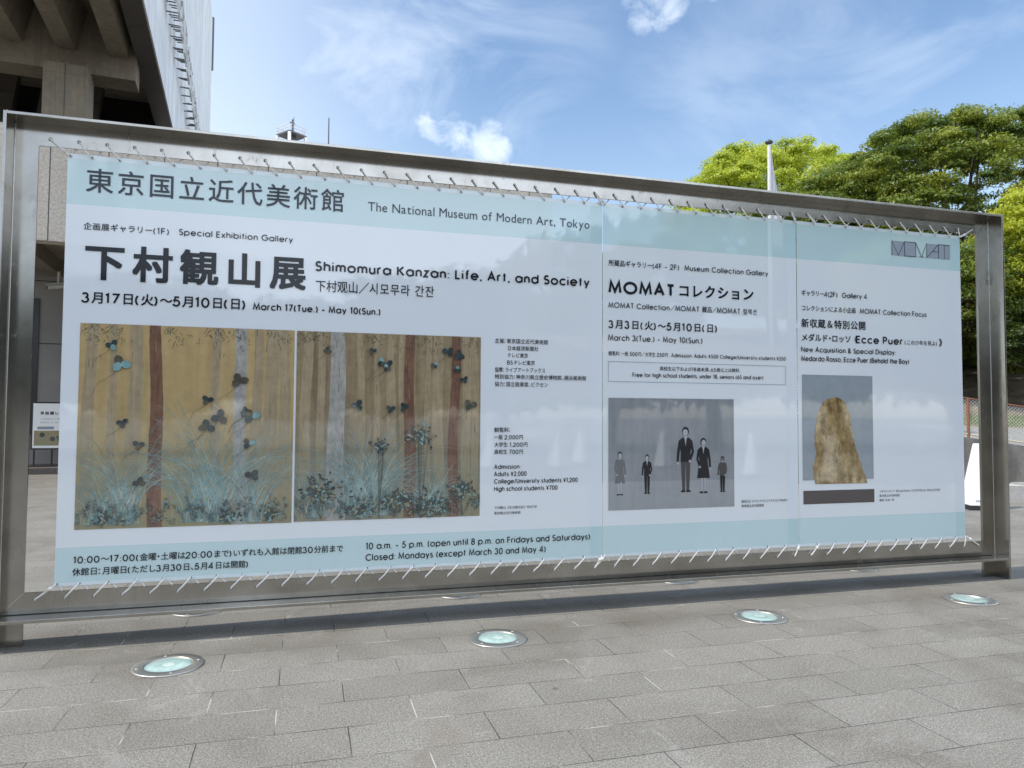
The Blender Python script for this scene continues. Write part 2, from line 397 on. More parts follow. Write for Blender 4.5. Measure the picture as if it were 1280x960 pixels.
# ------------------------------------------------------------------ museum building on the left
OB = (-2.640, 8.801, 0); RB = R(4.7)
mu = thing('museum_building', 'concrete museum building on the left with a ribbed overhang, stone parapet and white upper wall', 'building', OB, RB)
b = MB(); b.box(-2.0, 9.707, 0, .32, 4.463, 6.44); b.box(9.387, 9.707, .322, 11, 4.463, 6.44); b.build('stone_parapet', M['stone'], mu)
b = MB(); b.box(-2.0, 9.38, .324, 11, 5.30, 5.62); b.build('terrace_slab', M['concrete'], mu)
for k in range(-1, 10):
    b = MB(); u0 = -1.38 + k * 1.05
    b.prism([(u0 - .12, 5.298), (u0, 5.02), (u0 + .34, 5.02), (u0 + .46, 5.298)], 'y', .33, 7.29)
    b.build('ceiling_rib', M['concrete'], mu)
b = MB(); b.box(-7.0, 9.3, 7.3, 7.7, .15, 5.29); b.build('ground_floor_wall', M['panel'], mu)
b = MB(); b.box(9.0, 9.3, .9, 7.29, 0, 5.29); b.build('ground_floor_wall', M['panel'], mu)
b = MB(); b.box(9.302, 9.32, 1.6, 6.6, .6, 3.6); b.build('window', M['dark'], mu)
w = MB(); w.box(-1.86, -1.55, 7.27, 7.298, .9, 4.42); w.build('window', M['dark'], mu)
b = MB(); b.box(-7.0, 9.3, 5.66, 9, 0.0, .15); b.build('entrance_step', M['step'], mu)
b = MB(); b.prism([(-.69, 3.05), (.13, 3.05), (.13, 3.80), (-.28, 4.1), (-.69, 3.80)], 'z', 5.62, 8.92)
b.build('column', M['concrete'], mu)
b = MB(); b.box(-.285, -.275, 3.040, 3.048, 6.2, 8.9); b.build('column_joint', M['dark'], mu)
b = MB(); b.box(-6.9, 1.0, 3.44, 4.1, 8.93, 10.30); b.build('cross_beam', M['concrete'], mu)
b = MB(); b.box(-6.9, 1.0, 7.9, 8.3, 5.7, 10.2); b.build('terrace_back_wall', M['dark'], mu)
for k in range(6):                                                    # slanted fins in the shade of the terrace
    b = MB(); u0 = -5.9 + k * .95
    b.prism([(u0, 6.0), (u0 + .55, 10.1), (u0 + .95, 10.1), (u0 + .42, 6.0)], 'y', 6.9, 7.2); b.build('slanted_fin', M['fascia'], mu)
for u0 in (-5.53, -4.53, -3.53, -2.53, -1.53, -.53, .47):
    b = MB(); b.prism([(u0 - .20, 10.30), (u0, 9.40), (u0 + .36, 9.40), (u0 + .56, 10.30)], 'y', .55, 3.435)
    b.build('soffit_rib', M['concrete'], mu)
b = MB(); b.box(-6.9, .99, .5, 31.5, 10.302, 10.6); b.build('soffit', M['concrete'], mu)
b = MB(); b.box(.99, 1.395, .48, 31.5, 9.50, 10.6); b.build('fascia', M['fascia'], mu)
b = MB(); b.box(-6.9, 1.40, .45, 31.5, 10.602, 24.6); b.box(1.397, 1.43, .45, 31.5, 9.52, 24.6); b.build('upper_wall', M['clad'], mu)
b = MB(); b.tube([(1.46, 31.3, 21.8), (1.46, 31.3, 25.0)], .07, 8); b.build('downpipe', M['dark_metal'], mu)
# small security camera hanging under the rib
cm = MB(); cm.tube([(-.98, 6.5, 5.02), (-.98, 6.5, 4.72)], .035, 8); cm.build('camera_bracket', M['grey_paint'], mu)
cm = MB(); cm.tube([(-1.20, 6.42, 4.60), (-.72, 6.55, 4.70)], [.055, .06], 10); cm.prism([(-1.24, 4.648), (-.74, 4.752), (-.74, 4.768), (-1.24, 4.664)], 'y', 6.38, 6.60); so = cm.build('security_camera', M['grey_paint'], mu)
cm = MB(); cm.tube([(-1.2005, 6.4198, 4.5999), (-1.215, 6.416, 4.597)], .042, 12); cm.build('camera_lens', M['black'], so)

# ------------------------------------------------------------------ lettering
DEPS_CHARS = {}
def cjk_cache(chars):
    obs = []
    for ch in chars:
        c = bpy.data.curves.new('glyph', 'FONT'); c.body = ch; c.size = 1; c.resolution_u = 3
        o = bpy.data.objects.new('glyph', c); COL.objects.link(o); obs.append((ch, o, c))
    bpy.context.view_layer.update(); dg = bpy.context.evaluated_depsgraph_get()
    for ch, o, c in obs:
        ev = o.evaluated_get(dg); me = ev.to_mesh()
        DEPS_CHARS[ch] = ([(v.co.x, v.co.y) for v in me.vertices], [tuple(p.vertices) for p in me.polygons])
        ev.to_mesh_clear()
    for ch, o, c in obs: bpy.data.objects.remove(o); bpy.data.curves.remove(c)
def arc(cx, cy, rx, ry, a0, a1, n=None):
    n = n or max(4, int(abs(a1 - a0) / 15))
    return [(cx + rx * math.cos(R(a0 + (a1 - a0) * i / n)), cy + ry * math.sin(R(a0 + (a1 - a0) * i / n))) for i in range(n + 1)]
X = .70; Q = X / 2
def geo_font():
    F = {}
    F['A'] = (.76, [[(0, 0), (.38, 1), (.76, 0)], [(.13, .33), (.63, .33)]])
    F['B'] = (.56, [[(0, 0), (0, 1), (.28, 1)] + arc(.28, .765, .22, .235, 90, -90) + [(0, .53)], [(.28, .53)] + arc(.30, .265, .26, .265, 90, -90) + [(0, 0)]])
    F['C'] = (.86, [arc(.5, .5, .5, .5, 45, 315)])
    F['D'] = (.74, [[(0, 0), (0, 1), (.26, 1)] + arc(.26, .5, .48, .5, 90, -90) + [(0, 0)]])
    F['E'] = (.48, [[(.48, 1), (0, 1), (0, 0), (.48, 0)], [(0, .52), (.46, .52)]])
    F['F'] = (.46, [[(.46, 1), (0, 1), (0, 0)], [(0, .52), (.44, .52)]])
    F['G'] = (.96, [arc(.5, .5, .5, .5, 45, 360) + [(.56, .5)]])
    F['H'] = (.68, [[(0, 0), (0, 1)], [(.68, 0), (.68, 1)], [(0, .53), (.68, .53)]])
    F['I'] = (.02, [[(0, 0), (0, 1)]])
    F['K'] = (.62, [[(0, 0), (0, 1)], [(.58, 1), (0, .42)], [(.18, .58), (.62, 0)]])
    F['L'] = (.42, [[(0, 1), (0, 0), (.42, 0)]])
    F['M'] = (.92, [[(0, 0), (.12, 1), (.46, .1), (.80, 1), (.92, 0)]])
    F['N'] = (.70, [[(0, 0), (0, 1), (.70, 0), (.70, 1)]])
    F['O'] = (1.0, [arc(.5, .5, .5, .5, 0, 360, 28)])
    F['P'] = (.52, [[(0, 0), (0, 1), (.24, 1)] + arc(.24, .73, .26, .27, 90, -90) + [(0, .46)]])
    F['R'] = (.56, [[(0, 0), (0, 1), (.24, 1)] + arc(.24, .74, .26, .26, 90, -90) + [(0, .48)], [(.24, .48), (.56, 0)]])
    F['S'] = (.50, [arc(.25, .755, .225, .245, 30, 262) + arc(.25, .265, .25, .265, 82, -155)])
    F['T'] = (.54, [[(0, 1), (.54, 1)], [(.27, 1), (.27, 0)]])
    F['U'] = (.62, [[(0, 1), (0, .31)] + arc(.31, .31, .31, .31, 180, 360) + [(.62, 1)]])
    F['a'] = (X, [arc(Q, Q, Q, Q, 0, 360, 22), [(X, 0), (X, X)]])
    F['b'] = (X, [arc(Q, Q, Q, Q, 0, 360, 22), [(0, 0), (0, 1.03)]])
    F['c'] = (.60, [arc(Q, Q, Q, Q, 45, 315)])
    F['d'] = (X, [arc(Q, Q, Q, Q, 0, 360, 22), [(X, 0), (X, 1.03)]])
    F['e'] = (X, [[(0.02, Q)] + arc(Q, Q, Q, Q, 0, 320)])
    F['f'] = (.30, [arc(.30, .84, .17, .19, 80, 180) + [(.13, 0)], [(0, X), (.29, X)]])
    F['g'] = (X, [arc(Q, Q, Q, Q, 0, 360, 22), [(X, X), (X, 0)] + arc(Q, .02, Q, .31, 0, -160)])
    F['h'] = (.52, [[(0, 0), (0, 1.03)], [(0, .40)] + arc(.26, .44, .26, .26, 170, 0) + [(.52, 0)]])
    F['i'] = (.02, [[(0, 0), (0, X)], [(-.005, .93), (-.005, 1.02)]])
    F['k'] = (.46, [[(0, 0), (0, 1.03)], [(.42, X), (0, .32)], [(.14, .44), (.46, 0)]])
    F['l'] = (.02, [[(0, 0), (0, 1.03)]])
    F['m'] = (.86, [[(0, 0), (0, X)], [(0, .42)] + arc(.215, .47, .215, .23, 170, 0) + [(.43, 0)], [(.43, .42)] + arc(.645, .47, .215, .23, 170, 0) + [(.86, 0)]])
    F['n'] = (.50, [[(0, 0), (0, X)], [(0, .40)] + arc(.25, .45, .25, .25, 170, 0) + [(.50, 0)]])
    F['o'] = (X, [arc(Q, Q, Q, Q, 0, 360, 22)])
    F['p'] = (X, [arc(Q, Q, Q, Q, 0, 360, 22), [(0, X), (0, -.28)]])
    F['q'] = (X, [arc(Q, Q, Q, Q, 0, 360, 22), [(X, X), (X, -.28)]])
    F['r'] = (.28, [[(0, 0), (0, X)], [(0, .42)] + arc(.24, .47, .24, .23, 170, 75)])
    F['s'] = (.36, [arc(.18, .525, .155, .175, 30, 260) + arc(.18, .18, .18, .18, 80, -155)])
    F['t'] = (.30, [[(.15, 0), (.15, .98)], [(0, X), (.30, X)]])
    F['u'] = (.50, [[(0, X), (0, .25)] + arc(.25, .25, .25, .25, 180, 360) + [(.50, X)], [(.50, .3), (.50, 0)]])
    F['v'] = (.52, [[(0, X), (.26, 0), (.52, X)]])
    F['w'] = (.82, [[(0, X), (.21, 0), (.41, X), (.61, 0), (.82, X)]])
    F['x'] = (.50, [[(0, X), (.50, 0)], [(0, 0), (.50, X)]])
    F['y'] = (.54, [[(0, X), (.28, .02)], [(.54, X), (.15, -.28)]])
    F['z'] = (.44, [[(.02, X), (.42, X), (0, 0), (.44, 0)]])
    F['0'] = (.60, [arc(.30, .5, .30, .5, 0, 360, 26)])
    F['1'] = (.26, [[(0, .86), (.20, 1), (.20, 0)]])
    F['2'] = (.56, [arc(.28, .72, .27, .28, 170, -30) + [(0, 0), (.56, 0)]])
    F['3'] = (.54, [arc(.26, .755, .21, .245, 160, -80) , arc(.26, .275, .27, .275, 85, -165)])
    F['4'] = (.62, [[(.46, 0), (.46, 1), (0, .26), (.62, .26)]])
    F['5'] = (.54, [[(.50, 1), (.15, 1), (.08, .56)] + arc(.24, .32, .29, .32, 125, -160)])
    F['6'] = (.58, [arc(.29, .31, .29, .31, 0, 360, 22), [(.46, 1), (.05, .46)]])
    F['7'] = (.54, [[(0, 1), (.54, 1), (.14, 0)]])
    F['8'] = (.56, [arc(.28, .76, .22, .24, 0, 360, 20), arc(.28, .26, .28, .26, 0, 360, 22)])
    F['9'] = (.58, [arc(.29, .69, .29, .31, 0, 360, 22), [(.12, 0), (.53, .54)]])
    F['('] = (.20, [arc(.62, .42, .60, .72, 135, 225)])
    F[')'] = (.20, [arc(-.42, .42, .60, .72, 45, -45)])
    F['.'] = (.04, [[(.02, -.03), (.02, .07)]]); F[','] = (.06, [[(.05, .06), (0, -.16)]])
    F[':'] = (.04, [[(.02, -.03), (.02, .07)], [(.02, .50), (.02, .60)]])
    F['/'] = (.40, [[(0, -.1), (.40, 1.05)]]); F['–'] = (.42, [[(0, .36), (.42, .36)]]); F['-'] = (.28, [[(0, .36), (.28, .36)]])
    F['&'] = (.68, [[(.68, 0), (.17, .62)] + arc(.31, .80, .18, .20, 215, -20) + [(.10, .40)] + arc(.25, .22, .24, .22, 140, 290) + [(.62, .40)]])
    F['¥'] = (.62, [[(0, 1), (.31, .48), (.62, 1)], [(.31, .48), (.31, 0)], [(.08, .40), (.54, .40)], [(.08, .22), (.54, .22)]])
    return F
FONT = geo_font()
def ribbon(mb, pts, hw, to3, dep):
    closed = (abs(pts[0][0] - pts[-1][0]) + abs(pts[0][1] - pts[-1][1])) < 1e-6
    P = [pts[0]]
    for p in pts[1:]:
        if abs(p[0] - P[-1][0]) + abs(p[1] - P[-1][1]) > 1e-5: P.append(p)
    if closed: P = P[:-1]
    n = len(P); L_, R_ = [], []
    for i in range(n):
        a = P[i - 1] if (i > 0 or closed) else None; c = P[(i + 1) % n] if (i < n - 1 or closed) else None; p = P[i]
        def nd(s, e):
            dx, dy = e[0] - s[0], e[1] - s[1]; l = math.hypot(dx, dy) or 1; return dx / l, dy / l
        if a is None: d = nd(p, c); nx, ny, k = -d[1], d[0], 1
        elif c is None: d = nd(a, p); nx, ny, k = -d[1], d[0], 1
        else:
            d1, d2 = nd(a, p), nd(p, c); nx, ny = -(d1[1] + d2[1]), d1[0] + d2[0]; l = math.hypot(nx, ny)
            if l < 1e-6: nx, ny, k = -d1[1], d1[0], 1
            else: nx /= l; ny /= l; k = 1 / max(.38, nx * -d1[1] + ny * d1[0])
        L_.append((p[0] + nx * hw * k, p[1] + ny * hw * k)); R_.append((p[0] - nx * hw * k, p[1] - ny * hw * k))
    vs = [to3(*q, dep) for q in L_] + [to3(*q, dep) for q in R_]
    mb.add(vs, [(i, i + n, (i + 1) % n + n, (i + 1) % n) for i in range(n if closed else n - 1)])
HALF = set('・、：。，')
def setline(mb, text, x0, x1, z0, h, to3, sw=.11, bold=0.0, font='geo', cjkscale=1.16, jshift=.02):
    """one line of printing: cap height h, fitted between x0 and x1, baseline z0"""
    em = h * cjkscale; items = []; x = 0.0; gap = h * .17
    for ch in text:
        if ch == ' ': x += h * .46; continue
        if ch == '\u3000': x += em * .9; continue
        if font == 'geo' and ch in FONT:
            w, st = FONT[ch]; items.append(('g', ch, x + sw * h / 2)); x += w * h + sw * h + gap
        elif font == 'sans' and ord(ch) < 128:
            xs = [v[0] for v in DEPS_CHARS[ch][0]]; k = h / .70
            items.append(('s', ch, x - min(xs) * k)); x += (max(xs) - min(xs)) * k + h * .15
        else:
            adv = em * (.5 if ch in HALF else 1.0); items.append(('c', ch, x - (em * .25 if ch == '・' else em * .1 if ch == '：' else 0) * (1 if ch in HALF else 0))); x += adv
    nat = max(x - gap, 1e-4); n = max(1, len(items) - 1); tgt = x1 - x0
    tr, kx = 0.0, 1.0
    if tgt > nat and (tgt - nat) / n < h * .55:
        if all(it[0] == 'g' for it in items): kx = min(1.14, tgt / nat); nat *= kx
        tr = (tgt - nat) / n
    else: kx = tgt / nat
    dep = 0; sw = sw + .022
    for i, (ty, ch, xo) in enumerate(items):
        if ty == 'g':
            for st in FONT[ch][1]:
                pts = [(x0 + (xo + p[0] * h) * kx + tr * i, z0 + (p[1] * (1 - sw) + sw / 2) * h) for p in st]
                ribbon(mb, pts, sw * h / 2, to3, dep); dep += 1
        else:
            vs, fs = DEPS_CHARS[ch]; k = em if ty == 'c' else h / .70; js = (jshift + .06) * em if ty == 'c' else 0
            B = bold if ty == 'c' else bold * .6
            offs = [(0, 0)] if B == 0 else [(B * i, B * j * .9) for i in (-1, 0, 1) for j in (-1, 0, 1)]
            for ox, oy in offs:
                mb.add([to3(x0 + (xo + (v[0] + ox) * k) * kx + tr * i, z0 + js + (v[1] + oy) * k, dep) for v in vs], fs); dep += 1

LINES = {  # panel: (name, text, x0, x1, z, cap height, stroke, bold, font)
 1: [('museum_name', '東京国立近代美術館', .414, 2.082, 2.968, .150, .1, .008, 'geo'),
     ('museum_name', 'The National Museum of Modern Art, Tokyo', 2.272, 4.025, 2.994, .068, .1, 0, 'sans'),
     ('gallery_note', '企画展ギャラリー(1F)', .411, .933, 2.713, .044, .12, .012, 'geo'),
     ('gallery_note', 'Special Exhibition Gallery', .996, 1.746, 2.718, .044, .13, 0, 'geo'),
     ('exhibition_title', '下村観山展', .42, 1.806, 2.386, .215, .1, .030, 'geo'),
     ('exhibition_title', 'Shimomura Kanzan: Life, Art, and Society', 1.904, 4.026, 2.522, .076, .165, 0, 'geo'),
     ('exhibition_title', '下村观山／시모무라 간잔', 1.906, 2.766, 2.376, .078, .1, .008, 'geo'),
     ('exhibition_dates', '3月17日(火)〜5月10日(日)', .411, 1.435, 2.222, .072, .15, .020, 'geo'),
     ('exhibition_dates', 'March 17(Tue.) – May 10(Sun.)', 1.487, 2.372, 2.222, .051, .155, 0, 'geo'),
     ('opening_hours', '10:00〜17:00(金曜・土曜は20:00まで)いずれも入館は閉館30分前まで', .411, 2.125, .508, .046, .14, .014, 'geo'),
     ('opening_hours', '休館日：月曜日(ただし3月30日、5月4日は開館)', .408, 1.489, .430, .046, .14, .014, 'geo'),
     ('opening_hours', '10 a.m. – 5 p.m. (open until 8 p.m. on Fridays and Saturdays)', 2.289, 4.032, .514, .050, .13, 0, 'geo'),
     ('opening_hours', 'Closed: Mondays (except March 30 and May 4)', 2.290, 3.663, .433, .050, .13, 0, 'geo'),
     ('organiser_list', '主催：東京国立近代美術館', 3.244, 3.674, 2.048, .034, .12, .010, 'geo'), ('organiser_list', '日本経済新聞社', 3.344, 3.594, 1.993, .034, .12, .010, 'geo'),
     ('organiser_list', 'テレビ東京', 3.345, 3.509, 1.938, .034, .12, .010, 'geo'), ('organiser_list', 'BSテレビ東京', 3.345, 3.566, 1.882, .034, .12, .010, 'geo'),
     ('organiser_list', '協賛：ライブアートブックス', 3.245, 3.652, 1.825, .034, .12, .010, 'geo'), ('organiser_list', '特別協力：神奈川県立歴史博物館、横浜美術館', 3.246, 3.994, 1.771, .034, .12, .010, 'geo'),
     ('organiser_list', '協力：国立能楽堂、ビクセン', 3.246, 3.675, 1.714, .034, .12, .010, 'geo'),
     ('admission_prices', '観覧料：', 3.245, 3.375, 1.362, .034, .13, .010, 'geo'), ('admission_prices', '一般 2,000円', 3.245, 3.472, 1.306, .034, .13, .010, 'geo'),
     ('admission_prices', '大学生 1,200円', 3.246, 3.509, 1.249, .034, .13, .010, 'geo'), ('admission_prices', '高校生 700円', 3.246, 3.473, 1.194, .034, .13, .010, 'geo'),
     ('admission_prices', 'Admission:', 3.247, 3.456, 1.080, .036, .13, 0, 'geo'), ('admission_prices', 'Adults ¥2,000', 3.247, 3.505, 1.025, .036, .13, 0, 'geo'),
     ('admission_prices', 'College/University students ¥1,200', 3.248, 3.927, .969, .036, .13, 0, 'geo'), ('admission_prices', 'High school students ¥700', 3.248, 3.759, .912, .036, .13, 0, 'geo'),
     ('picture_credit', '下村観山《木の間の秋》1907年', 3.249, 3.589, .776, .020, .12, .006, 'geo'), ('picture_credit', '東京国立近代美術館', 3.249, 3.456, .735, .020, .12, .006, 'geo')],
 2: [('gallery_note', '所蔵品ギャラリー(4F – 2F)　Museum Collection Gallery', 4.191, 5.683, 2.706, .046, .13, .012, 'geo'),
     ('exhibition_title', 'MOMAT', 4.191, 4.785, 2.480, .106, .185, 0, 'geo'), ('exhibition_title', 'コレクション', 4.815, 5.525, 2.486, .098, .12, .026, 'geo'),
     ('exhibition_title', 'MOMAT Collection／MOMAT 藏品／MOMAT 컬렉션', 4.191, 5.566, 2.364, .046, .13, .010, 'geo'),
     ('exhibition_dates', '3月3日(火)〜5月10日(日)', 4.188, 5.180, 2.198, .066, .15, .020, 'geo'),
     ('exhibition_dates', 'March 3(Tue.) – May 10(Sun.)', 4.188, 5.041, 2.098, .050, .13, 0, 'geo'),
     ('admission_prices', '観覧料：一般 500円／大学生 250円　Admission: Adults ¥500 College/University students ¥250', 4.191, 5.852, 1.978, .033, .13, .010, 'geo'),
     ('free_entry_note', '高校生以下および18歳未満、65歳以上は無料', 4.645, 5.388, 1.866, .032, .13, .010, 'geo'),
     ('free_entry_note', 'Free for high school students, under 18, seniors (65 and over)', 4.402, 5.626, 1.808, .036, .13, 0, 'geo'),
     ('picture_credit', '植田正治《パパとママとコドモたち》1949年', 5.405, 5.854, .764, .022, .12, .006, 'geo'), ('picture_credit', '東京国立近代美術館', 5.404, 5.619, .726, .022, .12, .006, 'geo')],
 3: [('gallery_note', 'ギャラリー4(2F)　Gallery 4', 6.021, 6.718, 2.556, .048, .13, .012, 'geo'),
     ('gallery_note', 'コレクションによる小企画　MOMAT Collection Focus', 6.019, 7.383, 2.424, .046, .13, .012, 'geo'),
     ('exhibition_title', '新収蔵＆特別公開', 6.017, 6.690, 2.278, .070, .13, .018, 'geo'),
     ('exhibition_title', 'メダルド・ロッソ《', 6.016, 6.602, 2.156, .062, .13, .018, 'geo'), ('exhibition_title', 'Ecce Puer', 6.596, 7.110, 2.154, .070, .165, 0, 'geo'),
     ('exhibition_title', '(この少年を見よ)', 7.131, 7.50, 2.160, .040, .13, .010, 'geo'), ('exhibition_title', '》', 7.525, 7.615, 2.156, .066, .13, .018, 'geo'),
     ('exhibition_title', 'New Acquisition & Special Display:', 6.014, 7.028, 2.060, .047, .14, 0, 'geo'), ('exhibition_title', 'Medardo Rosso, Ecce Puer (Behold the Boy)', 6.013, 7.176, 1.980, .047, .14, 0, 'geo'),
     ('picture_credit', 'メダルド・ロッソ《Ecce Puer(この少年を見よ)》1906-09年頃', 6.825, 7.497, .817, .020, .12, .006, 'geo'),
     ('picture_credit', '東京国立近代美術館', 6.824, 7.042, .777, .020, .12, .006, 'geo'), ('picture_credit', '撮影：大谷一郎', 6.823, 6.980, .738, .020, .12, .006, 'geo')]}
POSTER_LINES = ['単眼鏡レンタル', 'ご利用のご案内', '開館時間 10:00 – 17:00']
chars = set()
for ls in LINES.values():
    for l in ls:
        for ch in l[1]:
            if ch not in ' \u3000' and (l[8] == 'sans' or ch not in FONT): chars.add(ch)
for l in POSTER_LINES: chars |= {c for c in l if c not in FONT and c != ' '}
cjk_cache(sorted(chars))

# the museum's name in raised letters along the white upper wall (seen edge-on)
def extrude_glyph(ch, size, depth, xform):
    vs, fs = DEPS_CHARS[ch]; mb = MB(); n = len(vs)
    P = [xform(v[0] * size, v[1] * size, depth) for v in vs] + [xform(v[0] * size, v[1] * size, 0) for v in vs]
    cnt = {}
    for f in fs:
        for i in range(len(f)):
            e = (f[i], f[(i + 1) % len(f)]); cnt[e] = 1
    F_ = [tuple(f) for f in fs] + [tuple(i + n for i in reversed(f)) for f in fs]
    F_ += [(a, a + n, b_ + n, b_)[::-1] for (a, b_) in cnt if (b_, a) not in cnt]
    mb.add(P, F_); return mb
for i, ch in enumerate('東京国立近代美術館'):
    v0 = 4.3 + i * 1.28
    mb = extrude_glyph(ch, 1.05, .05, lambda a, c, d, v0=v0: (1.70 + d, v0 + a, 11.45 + c))
    lo = mb.build('wall_letter', M['grey_paint'], mu)
    pins = MB()
    for j in range(4):
        for q in (.18, .80): pins.tube([(1.432, v0 + q, 11.50 + j * .26), (1.705, v0 + q, 11.50 + j * .26)], .016, 6)
    pins.build('standoff_pin', M['dark_metal'], lo)

# ------------------------------------------------------------------ sign frame
SW, SH, ZB, WE, FD = 8.138, 3.388, .199, .139, .146
fr = thing('sign_frame', 'large stainless steel frame standing on the paving, holding the three laced banners', 'sign frame')
gp_ = .0015; T = .012
b = MB(); b.prism([(0, ZB + gp_ * 2), (WE - gp_, ZB + WE + gp_), (WE - gp_, SH - WE - gp_), (0, SH - gp_ * 2)], 'y', 0, T); b.build('post', M['steel'], fr)
b = MB(); b.prism([(SW, ZB + gp_ * 2), (SW, SH - gp_ * 2), (SW - WE + gp_, SH - WE - gp_), (SW - WE + gp_, ZB + WE + gp_)], 'y', 0, T); b.build('post', M['steel'], fr)
b = MB(); b.prism([(gp_, SH), (WE, SH - WE), (SW - WE, SH - WE), (SW - gp_, SH)], 'y', 0, T); b.build('top_rail', M['steel'], fr)
b = MB(); b.box(.03, SW - .03, -.0006, T * .5, ZB - .0004, ZB + .0045); b.build('dark_reflection_strip', M['dark'], fr)  # thin dark strip painting in the dark reflection where rail meets flange
b = MB(); b.prism([(gp_ + .005, ZB + .005), (SW - gp_ - .005, ZB + .005), (SW - WE, ZB + WE), (WE, ZB + WE)], 'y', 0, T); b.build('bottom_rail', M['steel'], fr)
b = MB(); b.box(-.020, -.0005, -FD, FD, 0, SH + .020); b.build('flange', M['steel'], fr, .002)
b = MB(); b.box(SW + .0005, SW + .020, -FD, FD, 0, SH + .020); b.build('flange', M['steel'], fr, .002)
b = MB(); b.box(0, SW, -FD, FD, SH + .0005, SH + .020); b.build('flange', M['steel'], fr, .002)
b = MB(); b.box(0, SW, -FD, FD, ZB - .022, ZB - .0005); b.build('flange', M['steel'], fr, .002)
for x in (0, SW - WE):
    b = MB(); b.box(x, x + WE, 0, T, 0, ZB - .023); b.build('foot', M['steel'], fr, .0015)
for x in (.002, SW - .002):
    b = MB(); b.tube([(x, -.002, ZB + .01), (x, -.002, SH - .01)], .0032, 6); b.build('weld_bead', M['grommet'], fr)
HX = [.203 + .168 * i for i in range(47)]
ey = MB(); ey.v = []
def ring_mesh(r, t_):
    m_ = MB()
    for k in range(16):
        pass
    pr = [(r - t_, -.001), (r - t_ * .5, -.004), (r, -.001)]
    seg = 16
    vs = [(q * math.cos(2 * math.pi * k / seg), y, q * math.sin(2 * math.pi * k / seg)) for q, y in pr for k in range(seg)]
    m_.add(vs, [(i * seg + k, (i + 1) * seg + k, (i + 1) * seg + (k + 1) % seg, i * seg + (k + 1) % seg) for i in range(2) for k in range(seg)], 0, True)
    m_.add([(( r - t_) * math.cos(2 * math.pi * k / seg), -.0012, (r - t_) * math.sin(2 * math.pi * k / seg)) for k in range(seg)], [tuple(range(seg))], 1)
    return m_
hz = lambda x: 3.297 - .0030 * x
e0 = None
for x in HX:
    for z in (3.296 - .0018 * x, .2925 + .0011 * x):
        if e0 is None: e0 = ring_mesh(.0125, .0045).build('eyelet', [M['steel'], M['hole']], fr); e = e0
        else: e = e0.copy(); COL.objects.link(e)
        e.location = (x, 0, z)

# ------------------------------------------------------------------ banners
BY = .006
def wav(x, z):
    w_ = .0008 * math.sin(x * 2.1 + .6 * math.sin(z * 1.3)) + .0001 * math.sin(x * 9.7 + z * .8 + 1.2) + .0004 * math.sin(z * 1.6 + x)
    g_ = math.cos((x - .283) / .168 * 2 * math.pi)                      # tension folds fanning from every eyelet
    a_ = 1 + .6 * math.sin(x * 3.7)
    return w_ - g_ * a_ * (.0030 * math.exp(-(z - .366) / .15) + .0020 * math.exp(-(3.216 - z) / .13))
def on(lift):
    return lambda x, z, d: (x, BY + wav(x, z) - lift - d * .00002, z)
ZT = lambda x: 3.213 + .0015 * x
ZL = lambda x: .362 + .0008 * x if x > 1 else .366
def grid(mb, x0, x1, z0, z1, lift, mi=0, step=.042, y2=None):
    nx = max(1, int((x1 - x0) / step)); nz = max(1, int((z1 - z0) / step))
    f = on(lift)
    vs = [f(x0 + (x1 - x0) * i / nx, z0 + (z1 - z0) * j / nz, 0) for j in range(nz + 1) for i in range(nx + 1)]
    mb.add(vs, [(j * (nx + 1) + i, j * (nx + 1) + i + 1, (j + 1) * (nx + 1) + i + 1, (j + 1) * (nx + 1) + i) for j in range(nz) for i in range(nx)], mi, True)
BT, BBt = 2.878, .615
PAN = {1: (.306, 4.138, 'wide white and teal banner at the left of the frame, printed with two woodland pictures'),
       2: (4.142, 5.972, 'middle banner in the frame, printed with a grey photograph of standing figures'),
       3: (5.978, 7.796, 'right hand banner in the frame, printed with an ochre lump on a plinth')}
banners = {}
gm0 = None
